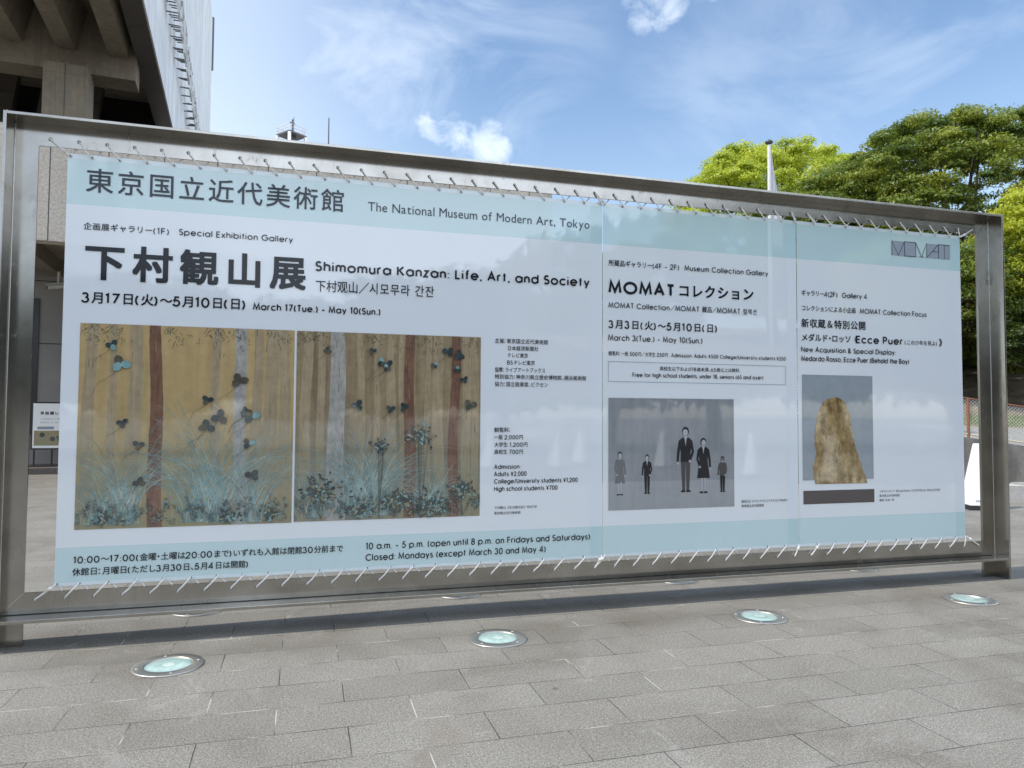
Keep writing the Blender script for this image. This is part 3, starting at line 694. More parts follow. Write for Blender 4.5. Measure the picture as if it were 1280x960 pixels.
for pn, (xa, xb, lab) in PAN.items():
    bo = thing('banner', lab, 'banner', (0, 0, 0), 0, 'printed banners laced into the frame'); banners[pn] = bo
    mb = MB(); zt, zl = 3.216, (.366 if pn == 1 else .372)
    grid(mb, xa, xb, BBt, BT, 0, 0); grid(mb, xa, xb, BT, zt - .03, 0, 1); grid(mb, xa, xb, zl + .022, BBt, 0, 1)
    sh = mb.build('sheet', [M['white'], M['teal']], bo)
    mb = MB(); grid(mb, xa, xb, zt - .03, zt, .0, 0); mb.build('hem', M['hem'], bo)
    mb = MB(); grid(mb, xa, xb, zl, zl + .022, 0, 0); mb.build('hem', M['hem'], bo)
    mb = MB(); grid(mb, xb - .10, xb - .001, zl + .023, BBt, .002, 1); grid(mb, xb - .10, xb - .001, BBt, BT, .002, 0); grid(mb, xb - .10, xb - .001, BT, zt - .031, .002, 1)
    mb.build('side_hem', [M['white'], M['teal']], bo)
    for (nm, tx, x0, x1, z, h, sw, bd, fo) in LINES[pn]:
        mb = MB(); setline(mb, tx, x0, x1, z, h, on(.0045), sw, bd, fo); mb.build(nm, M['ink_soft'] if nm == 'museum_name' else M['ink'], bo)
    gx = [x + .080 for x in HX if xa + .05 < x + .080 < xb - .05]
    if pn == 1: gx = [.322] + gx
    for x in gx:
        for z in (zt - .018, zl + .018):
            if gm0 is None: gm0 = ring_mesh(.010, .004).build('grommet', [M['grommet'], M['hole']], bo); e = gm0
            else: e = gm0.copy(); COL.objects.link(e); e.parent = bo
            e.location = (x, BY - .0055, z)
    bo['gx'] = 0; del bo['gx']
    # lacing ropes, one along the top and one along the bottom of each banner
    hs = [x for x in HX if xa - .13 < x < xb - .03] if pn != 3 else [x for x in HX if x > xa - .02]
    for top in (True, False):
        hzf = (lambda x: 3.296 - .0018 * x) if top else (lambda x: .2925 + .0011 * x)
        gz = zt - .018 if top else zl + .018
        pts = []
        for i, hx in enumerate(hs):
            q = min(hx + .080, xb - .012); q = max(q, xa + .012)
            if pn == 3 and i == len(hs) - 1: break
            s_ = 1 if top else -1
            jz, jx = random.uniform(-.005, .005), random.uniform(-.006, .006); q = min(max(q + jx, xa + .012), xb - .012)
            pts += [(hx, .024, hzf(hx)), (hx, -.004, hzf(hx) + .004 * s_), (hx + .003, -.011, hzf(hx) - .004 * s_), ((hx + q) / 2, -.013, (hzf(hx) + gz) / 2 - .004 + jz), (q - .004, -.012, gz + .006 * s_), (q, -.004, gz - .002 * s_), (q + .002, .022, gz)]
        if pn == 3: pts += [(hs[-1] - .002, .02, hzf(hs[-1])), (hs[-1], -.01, hzf(hs[-1])), (xb - .012, -.012, gz)]
        rp = MB(); rp.tube(pts, .0050, 6)
        # doubled, taped ends where a rope is tied off
        for hx, q in ((hs[0], max(hs[0] + .08, xa + .014)), (hs[-1], xb - .012)):
            a = Vector((hx, -.016, hzf(hx))); c = Vector((q, -.018, gz)); d = c - a
            rp.tube([a, a + d * .35, a + d * .62, a + d * .64, a + d * .78, a + d * .80, c], [.0045, .0048, .0050, .0115, .0115, .005, .0045], 7)
        where = ('upper' if top else 'lower') + ' edge of the ' + {1: 'wide left', 2: 'middle', 3: 'right hand'}[pn] + ' banner'
        rope = rp.build('lacing_rope', M['rope'])
        tag(rope, 'white rope zigzagging through eyelets along the ' + where, 'rope', 'lacing ropes of the banners')

# ---- printed pictures (plain stand-ins in the same sizes and colours)
def mat_ground(name, stops, sx, sz, blotch, low=None):
    t = NT(name); a = t.noise(6, 6, .65, t.map((sx, 1, sz)), .4); c = t.noise(14, 5, .7)
    col = t.mix(1, t.ramp(a, stops), t.ramp(c, [(.3, 1 - blotch), (.7, 1 + blotch)]), 'MULTIPLY')
    if low:
        sp = t.n('ShaderNodeSeparateXYZ'); t.l(t.tc.outputs['Object'], sp.inputs[0])
        hh = t.m('ADD', sp.outputs['Z'], t.m('MULTIPLY', t.noise(4, 6, .65), .8))
        col = t.mix(t.ramp(t.m('MULTIPLY', hh, .4), [(.48, .85), (.78, 0.0)]), col, low)
    t.set(Base_Color=col, Roughness=.03); t.b.inputs['Specular IOR Level'].default_value = 1.0; return t.mat
ochre = mat_ground('ochre_woodland_print', [(.25, (.34, .25, .125)), (.5, (.41, .30, .145)), (.75, (.46, .35, .19))], 1.6, .22, .10, (.235, .225, .135))
dusk = mat_ground('brown_woodland_print', [(.25, (.15, .12, .08)), (.5, (.26, .20, .12)), (.75, (.33, .265, .165))], 2.6, .15, .16, (.15, .185, .165))
tr1 = mat_ground('grey_brown_trunk_print', [(.3, (.28, .22, .14)), (.7, (.38, .305, .195))], 5, .5, .15, (.22, .215, .14))
tr2 = mat_ground('red_brown_trunk_print', [(.3, (.125, .068, .048)), (.7, (.22, .125, .085))], 5, .8, .2)
tr3 = mat_ground('pale_trunk_print', [(.3, (.25, .245, .235)), (.7, (.40, .38, .335))], 6, 2, .22)
tealp = mat_ground('teal_grass_print', [(.3, (.12, .235, .24)), (.7, (.26, .41, .41))], 1, 1, .2)
moss = mat_ground('moss_ground_print', [(.3, (.12, .125, .08)), (.5, (.21, .20, .12)), (.7, (.28, .27, .17))], 1.2, 2, .3)
leafp = mat_ground('dark_leaf_print', [(.3, (.022, .034, .036)), (.7, (.065, .090, .088))], 2, 2, .3)
greyp = mat_ground('grey_photo_print', [(.3, (.21, .225, .24)), (.7, (.275, .285, .30))], 2, .3, .06)
greyf = mat_ground('pale_grey_photo_print', [(.3, (.27, .285, .30)), (.7, (.325, .335, .35))], 2, .3, .05)
greyb = mat_ground('blue_grey_photo_print', [(.3, (.26, .30, .325)), (.7, (.31, .345, .37))], 1, 1, .04)
lump = mat_ground('ochre_lump_print', [(.28, (.15, .095, .04)), (.5, (.31, .22, .10)), (.70, (.52, .43, .27))], 2.2, .7, .45)
taup = ink('taupe_print', (.115, .10, .095)); whip = ink('pale_print', (.62, .65, .69))
def woodland(x0, x1, z0, z1, seed, base, trunks, grass, n_grass, clusters, bushes, parent):
    """a made-up woodland scene: faded trunks, fine arching grass, leaf sprays, undergrowth"""
    rd = random.Random(seed); mb = MB(); f = on(.0032); w_ = x1 - x0; h_ = z1 - z0
    mats = [base, tr1, tr2, tr3, tealp, moss, leafp, paleg, tr4]
    grid(mb, x0, x1, z0, z1, .0030, 0)
    dep = [4]
    cl = lambda p: (min(max(p[0], x0), x1), min(max(p[1], z0), z1))
    def strip_(L_, R_, mi):
        n = len(L_); dep[0] += .25
        mb.add([f(*cl(p), dep[0]) for p in L_] + [f(*cl(p), dep[0]) for p in R_], [(i, i + n, i + n + 1, i + 1) for i in range(n - 1)], mi)
    def stroke(P, wd, mi, taper=True):
        n = len(P); k = lambda i: wd * (1 - .85 * i / n) if taper else wd
        L_, R_ = [], []
        for i, p in enumerate(P):
            a, c = P[max(0, i - 1)], P[min(n - 1, i + 1)]; dx, dy = c[0] - a[0], c[1] - a[1]; l = math.hypot(dx, dy) or 1
            L_.append((p[0] - dy / l * k(i), p[1] + dx / l * k(i))); R_.append((p[0] + dy / l * k(i), p[1] - dx / l * k(i)))
        strip_(L_, R_, mi)
    def leaf(cx, cz, a, b_, ang, mi, lob=.10):
        pts = []
        for k in range(12):
            t = k * math.pi / 6; q = 1 + lob * math.cos(5 * t); px, pz = a * q * math.cos(t), b_ * q * math.sin(t)
            pts.append((cx + px * math.cos(ang) - pz * math.sin(ang), cz + px * math.sin(ang) + pz * math.cos(ang)))
        dep[0] += .25
        if all(x0 < p[0] < x1 and z0 < p[1] < z1 for p in pts): mb.add([f(*p, dep[0]) for p in pts], [tuple(range(12))], mi)
    for (u, wd, mi) in trunks:
        xs = x0 + u * w_; L_, R_ = [], []
        for i in range(25):
            t = i / 24; zz = z0 + h_ * (.0 + t); ww = wd * (1.15 - .28 * t) * w_ + rd.uniform(-.004, .004); ox = .007 * math.sin(t * 8 + u * 9) + .02 * (t - .5) * math.sin(u * 31)
            L_.append((xs + ox - ww / 2, zz)); R_.append((xs + ox + ww / 2, zz))
        strip_(L_, R_, mi)
        for _ in range(int(wd * 120)):                                # bark marks
            zz = z0 + h_ * rd.random(); xx = xs + rd.uniform(-.40, .40) * wd * w_
            stroke([(xx, zz), (xx + rd.uniform(-.003, .003), zz + rd.uniform(.02, .09))], rd.uniform(.0008, .002), rd.choice((8, 1, 8)))
    for _ in range(190):                                             # needle twigs hanging in from the top
        cx, cz = x0 + w_ * rd.choice((.05, .14, .62, .72, .93, .40)) + rd.gauss(0, .06), z1 - abs(rd.gauss(0, .07)); a0 = rd.uniform(-2.9, -.3)
        stroke([(cx, cz), (cx + .026 * math.cos(a0), cz + .026 * math.sin(a0))], .0016, rd.choice((6, 6, 8)))
    for _ in range(n_grass):
        c0 = rd.choice(grass); bx = x0 + w_ * (c0[0] + rd.gauss(0, .035)); ln = h_ * c0[1] * rd.uniform(.5, 1.1); sg = rd.choice((-1, 1)) * rd.uniform(.15, 1.0)
        P = [(bx + sg * ln * .95 * (t / 11) ** 1.55, z0 + h_ * c0[2] + ln * (1.25 * (t / 11) - .78 * abs(sg) * (t / 11) ** 2.3)) for t in range(12)]
        stroke(P, rd.uniform(.0011, .0023), rd.choice((4, 4, 7)))
    for _ in range(130):                                             # small ferns and sprigs along the ground
        cx, cz = x0 + w_ * rd.random(), z0 + h_ * rd.uniform(.01, .10); a0 = rd.uniform(.9, 2.3); n = rd.randint(4, 7)
        for k in range(n):
            px, pz = cx + .011 * k * math.cos(a0), cz + .011 * k * math.sin(a0)
            for s_ in (-1, 1): stroke([(px, pz), (px + .016 * math.cos(a0 + s_ * .9), pz + .016 * math.sin(a0 + s_ * .9))], .0016, rd.choice((6, 8, 4)))
    for (u, v, n, sp_) in bushes:                                    # leafy undergrowth
        cx, cz = x0 + u * w_, z0 + v * h_
        for k in range(5): stroke([(cx, z0 + .01), (cx + rd.gauss(0, sp_ * .6), cz + rd.gauss(0, sp_ * .5))], .0018, 8)
        for _ in range(n):
            a0 = rd.uniform(0, 6.28); r_ = sp_ * abs(rd.gauss(0, .62))
            leaf(cx + 1.15 * r_ * math.cos(a0), cz + .85 * r_ * math.sin(a0), rd.uniform(.008, .019), rd.uniform(.004, .008), a0 + rd.gauss(0, .6), rd.choice((6, 6, 6, 4, 5)), .16)
    for (u, v, sz) in clusters:                                      # climbing sprays of three round leaves
        cx, cz = x0 + u * w_, z0 + v * h_; a0 = rd.uniform(0, 2)
        stroke([(cx, cz), (cx - sz * .8, cz - sz * 1.4), (cx - sz * 2.6, cz - sz * 2.6), (cx - sz * 3.4, cz - sz * 4.4)], .0015, 8)
        for k in range(3):
            mi = rd.choice((6, 6, 6, 6, 8, 4))
            a = a0 + k * 2.09 + rd.uniform(-.4, .4); leaf(cx + sz * .62 * math.cos(a), cz + sz * .52 * math.sin(a), sz * .62, sz * .50, a, mi, .06)
    return mb.build('printed_picture', mats, parent)
paleg = mat_ground('pale_grass_print', [(.3, (.30, .37, .33)), (.7, (.46, .50, .42))], 1, 1, .2)
tr4 = mat_ground('dark_twig_print', [(.3, (.06, .055, .045)), (.7, (.13, .115, .085))], 2, 2, .3)
rq = random.Random(77)
ca = [(rq.uniform(.12, .95), rq.uniform(.16, .93), rq.uniform(.030, .052)) for _ in range(14)]
cb = [(rq.uniform(.05, .95), rq.uniform(.58, .92), rq.uniform(.024, .042)) for _ in range(14)]
woodland(.411, 1.771, .727, 2.088, 3, ochre, [(.045, .055, 1), (.15, .035, 1), (.245, .065, 1), (.74, .06, 3), (.62, .045, 1), (.82, .05, 1), (.885, .065, 1), (.955, .055, 1), (.345, .060, 2)],
         [(.22, .55, .02), (.52, .46, .02), (.58, .55, .02), (.66, .64, .01), (.80, .56, .01), (.10, .32, .02)], 380, ca, [(.90, .05, 60, .05), (.12, .06, 50, .05), (.70, .04, 50, .06)], banners[1])
woodland(1.786, 3.135, .731, 2.087, 5, dusk, [(.05, .055, 1), (.13, .04, 1), (.34, .035, 1), (.42, .03, 1), (.50, .05, 1), (.56, .03, 1), (.60, .058, 2), (.70, .03, 1), (.76, .06, 1), (.85, .055, 2), (.92, .05, 1), (.97, .04, 1), (.21, .085, 3)],
         [(.30, .46, .03), (.38, .56, .02), (.44, .46, .02), (.10, .30, .02), (.72, .28, .02)], 380, cb, [(.14, .16, 200, .12), (.52, .10, 170, .10), (.90, .14, 150, .10), (.66, .45, 130, .075), (.44, .40, 70, .06), (.72, .06, 150, .12), (.33, .05, 110, .10)], banners[1])

def figure(mb, cx, z0, h, f, top, bottom, d=0, skirt=False, turn=1):
    """a plain standing figure: legs, coat, arms, head (materials: 2 dark, 3 pale, 4 mid grey)"""
    P = lambda x, z: (cx + x * h * turn, z0 + z * h)
    k = [d]
    def poly(pts, mi):
        k[0] += 1; mb.add([f(*P(*p), k[0]) for p in pts], [tuple(range(len(pts)))], mi)
    def ell(x, z, a, c, mi, n=14): poly([(x + a * math.cos(6.2832 * i / n), z + c * math.sin(6.2832 * i / n)) for i in range(n)], mi)
    for s_ in (-1, 1):
        if not skirt: poly([(s_ * .010, .03), (s_ * .058, .03), (s_ * .075, .30), (s_ * .082, .50), (0, .50), (s_ * .006, .30)], bottom)
        else: poly([(s_ * .018, .03), (s_ * .046, .03), (s_ * .052, .30), (s_ * .012, .30)], 3)
        poly([(s_ * .004, 0), (s_ * .085, 0), (s_ * .078, .028), (s_ * .012, .035)], 2)
    if skirt: poly([(-.13, .27), (.13, .27), (.085, .56), (.07, .80), (-.07, .80), (-.085, .56)], bottom)
    poly([(-.088, .46), (.088, .46), (.082, .60), (.115, .78), (.06, .83), (-.06, .83), (-.115, .78), (-.082, .60)], top)
    poly([(-.115, .79), (-.07, .78), (-.105, .62), (-.06, .50), (-.085, .46), (-.145, .61)], top)
    poly([(.115, .79), (.07, .78), (.100, .62), (.118, .46), (.155, .46), (.145, .62)], top)
    ell(.137, .44, .020, .024, 3); ell(-.072, .47, .020, .022, 3)
    poly([(-.026, .82), (.026, .82), (.022, .87), (-.022, .87)], 3)
    if top == 2: poly([(-.018, .82), (.018, .82), (0, .70)], 3)
    ell(0, .925, .058, .072, 2); ell(.004, .908, .044, .052, 4 if h < .32 else 3)
mb = MB(); grid(mb, 4.191, 5.337, .962, 1.637, .0030, 0); grid(mb, 4.191, 5.337, .736, .962, .0030, 1); ff = on(.0034)
for k, (cx, h, tp, bt, sk, tn) in enumerate(((4.29, .35, 4, 4, True, 1), (4.53, .32, 2, 2, False, -1), (4.88, .54, 2, 5, False, -1), (5.045, .46, 2, 2, True, 1), (5.225, .30, 5, 2, False, -1))):
    figure(mb, cx, .855 + .006 * (k % 3), h, ff, tp, bt, k * 25, sk, tn)
mb.build('printed_photograph', [greyp, greyf, ink('near_black_print', (.03, .03, .032)), ink('skin_grey_print', (.40, .40, .41)), ink('mid_grey_print', (.17, .17, .175)), ink('trouser_grey_print', (.085, .08, .08))], banners[2])
fb = MB(); ff = on(.004); x0, x1, z0, z1, lw = 4.188, 5.853, 1.767, 1.932, .004
for (a, c, e, g_) in ((x0, x1, z0, z0 + lw), (x0, x1, z1 - lw, z1), (x0, x0 + lw, z0 + lw, z1 - lw), (x1 - lw, x1, z0 + lw, z1 - lw)):
    n = 24 if c - a > g_ - e else 2
    for i in range(n):
        xa_, xb_ = a + (c - a) * i / n, a + (c - a) * (i + 1) / n
        fb.add([ff(xa_, e, 0), ff(xb_, e, 0), ff(xb_, g_, 0), ff(xa_, g_, 0)], [(0, 1, 2, 3)])
fb.build('printed_outline', M['ink_grey'], banners[2])
mb = MB(); grid(mb, 6.019, 6.766, .940, 1.862, .0030, 0); grid(mb, 6.022, 6.770, .733, .850, .0030, 2)
rd = random.Random(4); rows = []
for i in range(33):
    t = i / 32; z = .905 + .765 * t
    wL = .255 - .02 * math.sin(t * 9) - .05 * t + (.05 * math.sin(t / .34 * math.pi) if t < .34 else 0); wR = .30 - .03 * math.sin(t * 4) - .20 * t
    k = math.sqrt(max(0, 1 - max(0, (t - .74) / .26) ** 2.4)); cx = 6.405 - .035 * t
    rows.append((cx - wL * k + rd.uniform(-.007, .007), cx + wR * k + rd.uniform(-.007, .007), z))
f4 = on(.0036); n = len(rows)
mb.add([f4(a, z, 0) for a, c, z in rows] + [f4(c, z, 0) for a, c, z in rows], [(i, i + n, i + n + 1, i + 1) for i in range(n - 1)], 1)
mb.build('printed_photograph', [greyb, lump, taup], banners[3])
# linear emblem, upper right
lg = MB(); ff = on(.0036); Z0, Z1 = 2.981, 3.114
for a, c in ((7.003, 7.145), (7.149, 7.275), (7.405, 7.540), (7.545, 7.676)): lg.add([ff(a, Z0, 0), ff(c, Z0, 0), ff(c, Z1, 0), ff(a, Z1, 0)], [(0, 1, 2, 3)])
lg.add([ff(7.285, Z0, 0), ff(7.400, Z0, 0), ff(7.345, Z0 + .012, 0)], [(0, 1, 2)])
lg.build('emblem_ground', M['ink_grey'], banners[3])
lg = MB(); f5 = on(.0048); L5 = .0028
for i, st in enumerate(([(7.004, Z0), (7.004, Z1), (7.076, Z0), (7.147, Z1)], [(7.147, Z1), (7.277, Z1), (7.277, Z0), (7.147, Z0), (7.147, Z1)], [(7.277, Z1), (7.342, Z0), (7.402, Z1), (7.402, Z0)],
         [(7.402, Z0), (7.540, Z1), (7.676, Z1)], [(7.540, Z1), (7.540, Z0)], [(7.468, Z0 + .062), (7.540, Z0 + .062)], [(7.608, Z1), (7.608, Z0)])):
    ribbon(lg, st, L5, f5, i)
lg.build('emblem', M['ink'], banners[3])

# ------------------------------------------------------------------ in-ground lights
def uplight():
    r = thing('ground_light', 'x', 'ground light')
    m = MB(); m.lathe([(.197, .0), (.197, .006), (.193, .009), (.137, .011), (.131, .006), (.131, -.004)], seg=48); m.build('rim', M['satin'], r)
    m = MB(); m.lathe([(.1325, .004), (.12, .0065), (.06, .009), (.001, .0095)], seg=40); m.build('lens', M['lens'], r)
    for k in range(4):
        a = k * math.pi / 2 + .25; m = MB(); m.lathe([(.008, .0095), (.008, .012), (.004, .0125), (.0005, .011)], (.166 * math.cos(a), .166 * math.sin(a), 0), 10); m.build('screw', M['grommet'], r)
    return r
u0_ = uplight()
LX = (1.097, 3.113, 5.130, 7.122)
front = ['round steel rimmed light in the paving before the left end of the sign', 'round paving light before the wide left banner, second from the left in the front row',
         'round paving light before the middle banner, third from the left in the front row', 'round paving light before the right hand post, last of the front row']
rear = ['round light behind the sign, seen under the bottom rail near the left post', 'round light behind the sign, seen under the wide left banner near its middle',
        'round light behind the sign, seen under the middle banner', 'round light behind the sign, seen under the right hand banner']
for j, (y, labs) in enumerate(((-.632, front), (.640, rear))):
    for i, x in enumerate(LX):
        o = u0_ if (i == 0 and j == 0) else copy_tree(u0_)
        o.location = (x, y, .001); o.rotation_euler.z = .4 * i + j
        tag(o, labs[i], 'ground light', 'round lights set in the paving')

# ------------------------------------------------------------------ poster stand by the museum entrance
ps = thing('poster_stand', 'white poster in a black stand on the museum step, left of the banner', 'poster stand', OB, RB)
V0 = 6.35
b = MB(); b.box(-1.44, -.40, V0, V0 + .04, .56, 1.74); b.build('poster_board', M['black'], ps)
b = MB(); b.box(-1.40, -.44, V0 - .012, V0 - .002, .60, 1.70); pb = b.build('poster', M['sign_white'], ps)
b = MB()
for u in (-1.38, -1.0, -.48): b.box(u, u + .035, V0 + .002, V0 + .035, .15, .56)
b.box(-1.44, -.40, V0 - .2, V0 + .25, .15, .185); b.build('stand_leg', M['black'], ps)
b = MB(); pf = lambda x, z, d: (x, V0 - .014 - d * .0001, z)
setline(b, POSTER_LINES[0], -1.25, -.56, 1.42, .075, pf, .13, .02); b.build('poster_heading', M['ink'], ps)
b = MB(); setline(b, POSTER_LINES[1], -1.25, -.75, 1.30, .035, pf, .13, .0); setline(b, POSTER_LINES[2], -1.25, -.62, 1.21, .035, pf, .13, 0); b.build('poster_text', M['ink_grey'], ps)
b = MB(); b.box(-1.30, -.95, V0 - .016, V0 - .013, 1.06, 1.13, 1); b.box(-1.37, -.47, V0 - .016, V0 - .013, .66, 1.03, 0)
for k in range(8): b.disc((0, 0, 0), .001, 6, 1)
rd = random.Random(2)
for k in range(7):
    cx, cz, r_ = rd.uniform(-1.25, -.6), rd.uniform(.74, .96), rd.uniform(.03, .07)
    b.add([(cx + r_ * math.cos(a * .6283), V0 - .018 - k * .0003, cz + r_ * math.sin(a * .6283)) for a in range(10)], [tuple(range(10))[::-1]], 2)
b.build('poster_picture', [ochre, M['ink_grey'], leafp], ps)

# ------------------------------------------------------------------ retaining wall, fence, kerb on the right
rw = MB()
ss = [-9 + .5 * i for i in range(60)]
for a, c in zip(ss[:-1], ss[1:]):
    pass
vs = []
for s_ in ss: vs += [wpt(s_, 0, 0), wpt(s_, 0, wtop(max(s_, -3)) - .0), wpt(s_, .30, wtop(max(s_, -3))), wpt(s_, .30, 0)]
rw.add(vs, [(i * 4 + k, i * 4 + 4 + k, i * 4 + 5 + k, i * 4 + 1 + k) for i in range(len(ss) - 1) for k in range(3)])
rw.add(vs[:4], [(0, 1, 2, 3)]); rw.add(vs[-4:], [(3, 2, 1, 0)])
tag(rw.build('retaining_wall', M['wall_conc']), 'dark weathered concrete retaining wall below the wire fence', 'wall')
fe = thing('wire_fence', 'low chain link fence with red brown posts on top of the retaining wall', 'fence', (0, 0, 0))
F0, F1 = -7.5, 14.5
def ftop(s): return wtop(max(s, -3)) + .88
for k in range(12):
    s_ = .05 + (k - 4) * 2.0
    if s_ < F0 or s_ > F1: continue
    b = MB(); b.tube([wpt(s_, .12, wtop(max(s_, -3)) - .05), wpt(s_, .12, ftop(s_) + .02)], .03, 8); b.build('fence_post', M['rust'], fe)
b = MB(); b.tube([wpt(F0 + i * .5, .12, ftop(F0 + i * .5)) for i in range(int((F1 - F0) / .5) + 1)], .018, 6); b.build('top_rail', M['rust'], fe)
b = MB(); b.tube([wpt(F0 + i * .5, .12, ftop(F0 + i * .5) - .80) for i in range(int((F1 - F0) / .5) + 1)], .018, 6); b.build('bottom_rail', M['cream'], fe)
b = MB(); st = .075; hgt = .78
k = F0
while k < F1 - hgt:
    for a, c in ((k, k + hgt), (k + hgt, k)):
        z0_, z1_ = ftop(a) - .79, ftop(c) - .01
        p0, p1 = wpt(a, .12, z0_), wpt(c, .12, z1_); dz = .0065
        b.add([(p0[0], p0[1], p0[2] - dz), (p0[0], p0[1], p0[2] + dz), (p1[0], p1[1], p1[2] + dz), (p1[0], p1[1], p1[2] - dz)], [(0, 1, 2, 3)])
    k += st
b.build('wire_mesh', M['wire'], fe)
kb = MB(); kb.box(0, 1.15, -.02, .42, 0, .29); 
ko = kb.build('stone_bench', plain('pale_granite_block', (.42, .41, .39), .7, 0, .15, 25, .2)); ko.location = (13.05, 4.78, 0); ko.rotation_euler = (0, 0, R(-16))
tag(ko, 'low pale granite block on the paving beyond the right post', 'stone block')
kb = MB(); kb.box(0, 1.6, -.02, .48, 0, .27); kb.box(-.03, 1.63, -.05, .51, .272, .31, 1)
ko = kb.build('dark_planter', [plain('dark_slate_face', (.045, .048, .052), .6, 0, .15, 20), plain('grey_coping', (.30, .295, .28), .7, 0, .15, 20)]); ko.location = (14.22, 4.44, 0); ko.rotation_euler = (0, 0, R(-16))
tag(ko, 'low dark faced block with a grey coping at the far right', 'stone block')

# ------------------------------------------------------------------ white pyramid markers
def pyramid():
    r = thing('pyramid_sign', 'x', 'pyramid sign')
    def fr_(h0, w0, h1, w1, mi, mb):
        a, c = w0 / 2, w1 / 2
        mb.add([(-a, -a, h0), (a, -a, h0), (a, a, h0), (-a, a, h0), (-c, -c, h1), (c, -c, h1), (c, c, h1), (-c, c, h1)],
               [(0, 3, 2, 1), (4, 5, 6, 7), (0, 1, 5, 4), (1, 2, 6, 5), (2, 3, 7, 6), (3, 0, 4, 7)], mi)
    m = MB(); fr_(.075, .40, 1.03, .105, 0, m); fr_(1.031, .11, 1.065, .085, 0, m); m.build('pyramid_body', M['sign_white'], r, .006)
    m = MB(); fr_(0, .44, .073, .42, 0, m); m.build('base', M['black'], r, .006)
    m = MB()
    for k in range(9): x = -.12 + k * .027; m.add([(x, -.1945, .13), (x + .018, -.1945, .13), (x + .018, -.1895, .165), (x, -.1895, .165)], [(0, 1, 2, 3)])
    m.build('small_lettering', M['ink_grey'], r)
    return r
p0 = pyramid(); p0.location = (12.44, 3.95, 0); p0.rotation_euler.z = R(-25)
tag(p0, 'white pyramid shaped sign with a black base, half hidden behind the right post', 'pyramid sign', 'white pyramid signs')
REF = [((11.63, -13.29), 'white pyramid sign mirrored in the grey photograph on the middle banner'), ((12.5, -10.15), 'white pyramid sign mirrored to the right of the grey photograph'),
       ((13.09, -8.14), 'white pyramid sign mirrored in the ochre lump picture'), ((8.73, -13.88), 'white pyramid sign mirrored beside the admission prices, nearer of two'),
       ((9.92, -15.31), 'white pyramid sign mirrored beside the admission prices, farther of two'), ((6.83, -13.97), 'white pyramid sign mirrored at the edge of the right woodland picture')]
for (x, y), lb in REF:
    o = copy_tree(p0); o.location = (x, y, 0); o.rotation_euler.z = R(60 + random.uniform(-8, 8)); tag(o, lb, 'pyramid sign', 'white pyramid signs')

bb = MB(); bb.tube([(6.86, -13.97, .98), (8.70, -13.88, .98)], .018, 8)
tag(bb.build('barrier_bar', M['sign_white']), 'thin white bar joining two mirrored pyramid signs', 'barrier bar')

# ------------------------------------------------------------------ flagpole, far building
fp = thing('flagpole', 'pale flagpole with a furled white flag rising behind the sign before the bright tree', 'flagpole', (15.28, 13.32, 0))
b = MB(); b.tube([(0, 0, 0), (0, 0, 9.72)], [.075, .05], 12); b.build('pole', M['grey_paint'], fp)
b = MB(); b.lathe([(.001, 9.88), (.05, 9.87), (.12, 9.82), (.12, 9.78), (.05, 9.72)], seg=16); b.build('pole_cap', M['dark_metal'], fp)
b = MB(); vs = []; nz = 24
for j in range(nz + 1):
    t = j / nz; z = 9.60 - 3.0 * t; w_ = .03 + .30 * min(1, t * 1.5)
    for k in range(7):
        q = k / 6; vs.append((.055 + w_ * q, .06 * math.sin(q * 9 + t * 2) * (.4 + t), z - .12 * q * (1 - t)))
b.add(vs, [(j * 7 + k, j * 7 + k + 1, (j + 1) * 7 + k + 1, (j + 1) * 7 + k) for j in range(nz) for k in range(6)], 0, True)
fl = b.build('furled_flag', plain('white_flag_cloth', (.66, .64, .66), .8, 0, .1, 8), fp)
so_ = fl.modifiers.new('thick', 'SOLIDIFY'); so_.thickness = .006

ob = thing('office_building', 'distant office block whose roof platform and antennas show above the frame', 'building', (0, 77, 0), R(38))
b = MB(); b.box(-7, 7, -6, 6, 0, 27.0); b.build('wall', plain('pale_tile_wall', (.45, .44, .42), .7, 0, .1, 4), ob)
wn = MB()
for fl_ in range(8):
    b = MB(); b.box(-6.4, 6.4, -6.03, -6.002, 2 + fl_ * 3.1, 3.5 + fl_ * 3.1); b.build('window_band', M['dark'], ob)
b = MB(); b.box(-1.15, 1.15, -1.15, 1.15, 31.95, 32.12); b.build('roof_platform', M['dark_metal'], ob)
for sx in (-1, 1):
    for sy in (-1, 1):
        b = MB(); b.box(sx * 1.05 - .12, sx * 1.05 + .12, sy * 1.05 - .12, sy * 1.05 + .12, 27.0, 31.95); b.build('platform_post', M['sign_white'], ob)
b = MB(); b.box(-.35, .35, -.35, .35, 27, 31.94); b.build('stair_core', M['dark_metal'], ob)
b = MB()
for a, c in (((-1.15, -1.15), (1.15, -1.15)), ((1.15, -1.15), (1.15, 1.15)), ((1.15, 1.15), (-1.15, 1.15)), ((-1.15, 1.15), (-1.15, -1.15))):
    for z in (32.5, 32.85): b.tube([(*a, z), (*c, z)], .03, 6)
    for t in (0, .33, .66): q = (a[0] + (c[0] - a[0]) * t, a[1] + (c[1] - a[1]) * t); b.tube([(*q, 32.1), (*q, 32.95)], .03, 6)
b.build('railing', M['grey_paint'], ob)
b = MB(); b.tube([(.1, 0, 32.1), (.1, 0, 33.9)], .09, 8); b.tube([(-.25, 0, 33.5), (.45, 0, 33.5)], .05, 6); b.tube([(.35, .1, 32.1), (.35, .1, 34.3)], .035, 6); b.build('antenna', M['dark_metal'], ob)
b = MB(); b.tube([(2.75, -2.9, 27), (2.75, -2.9, 34.3)], [.10, .06], 8); b.build('lightning_rod', M['dark_metal'], ob)

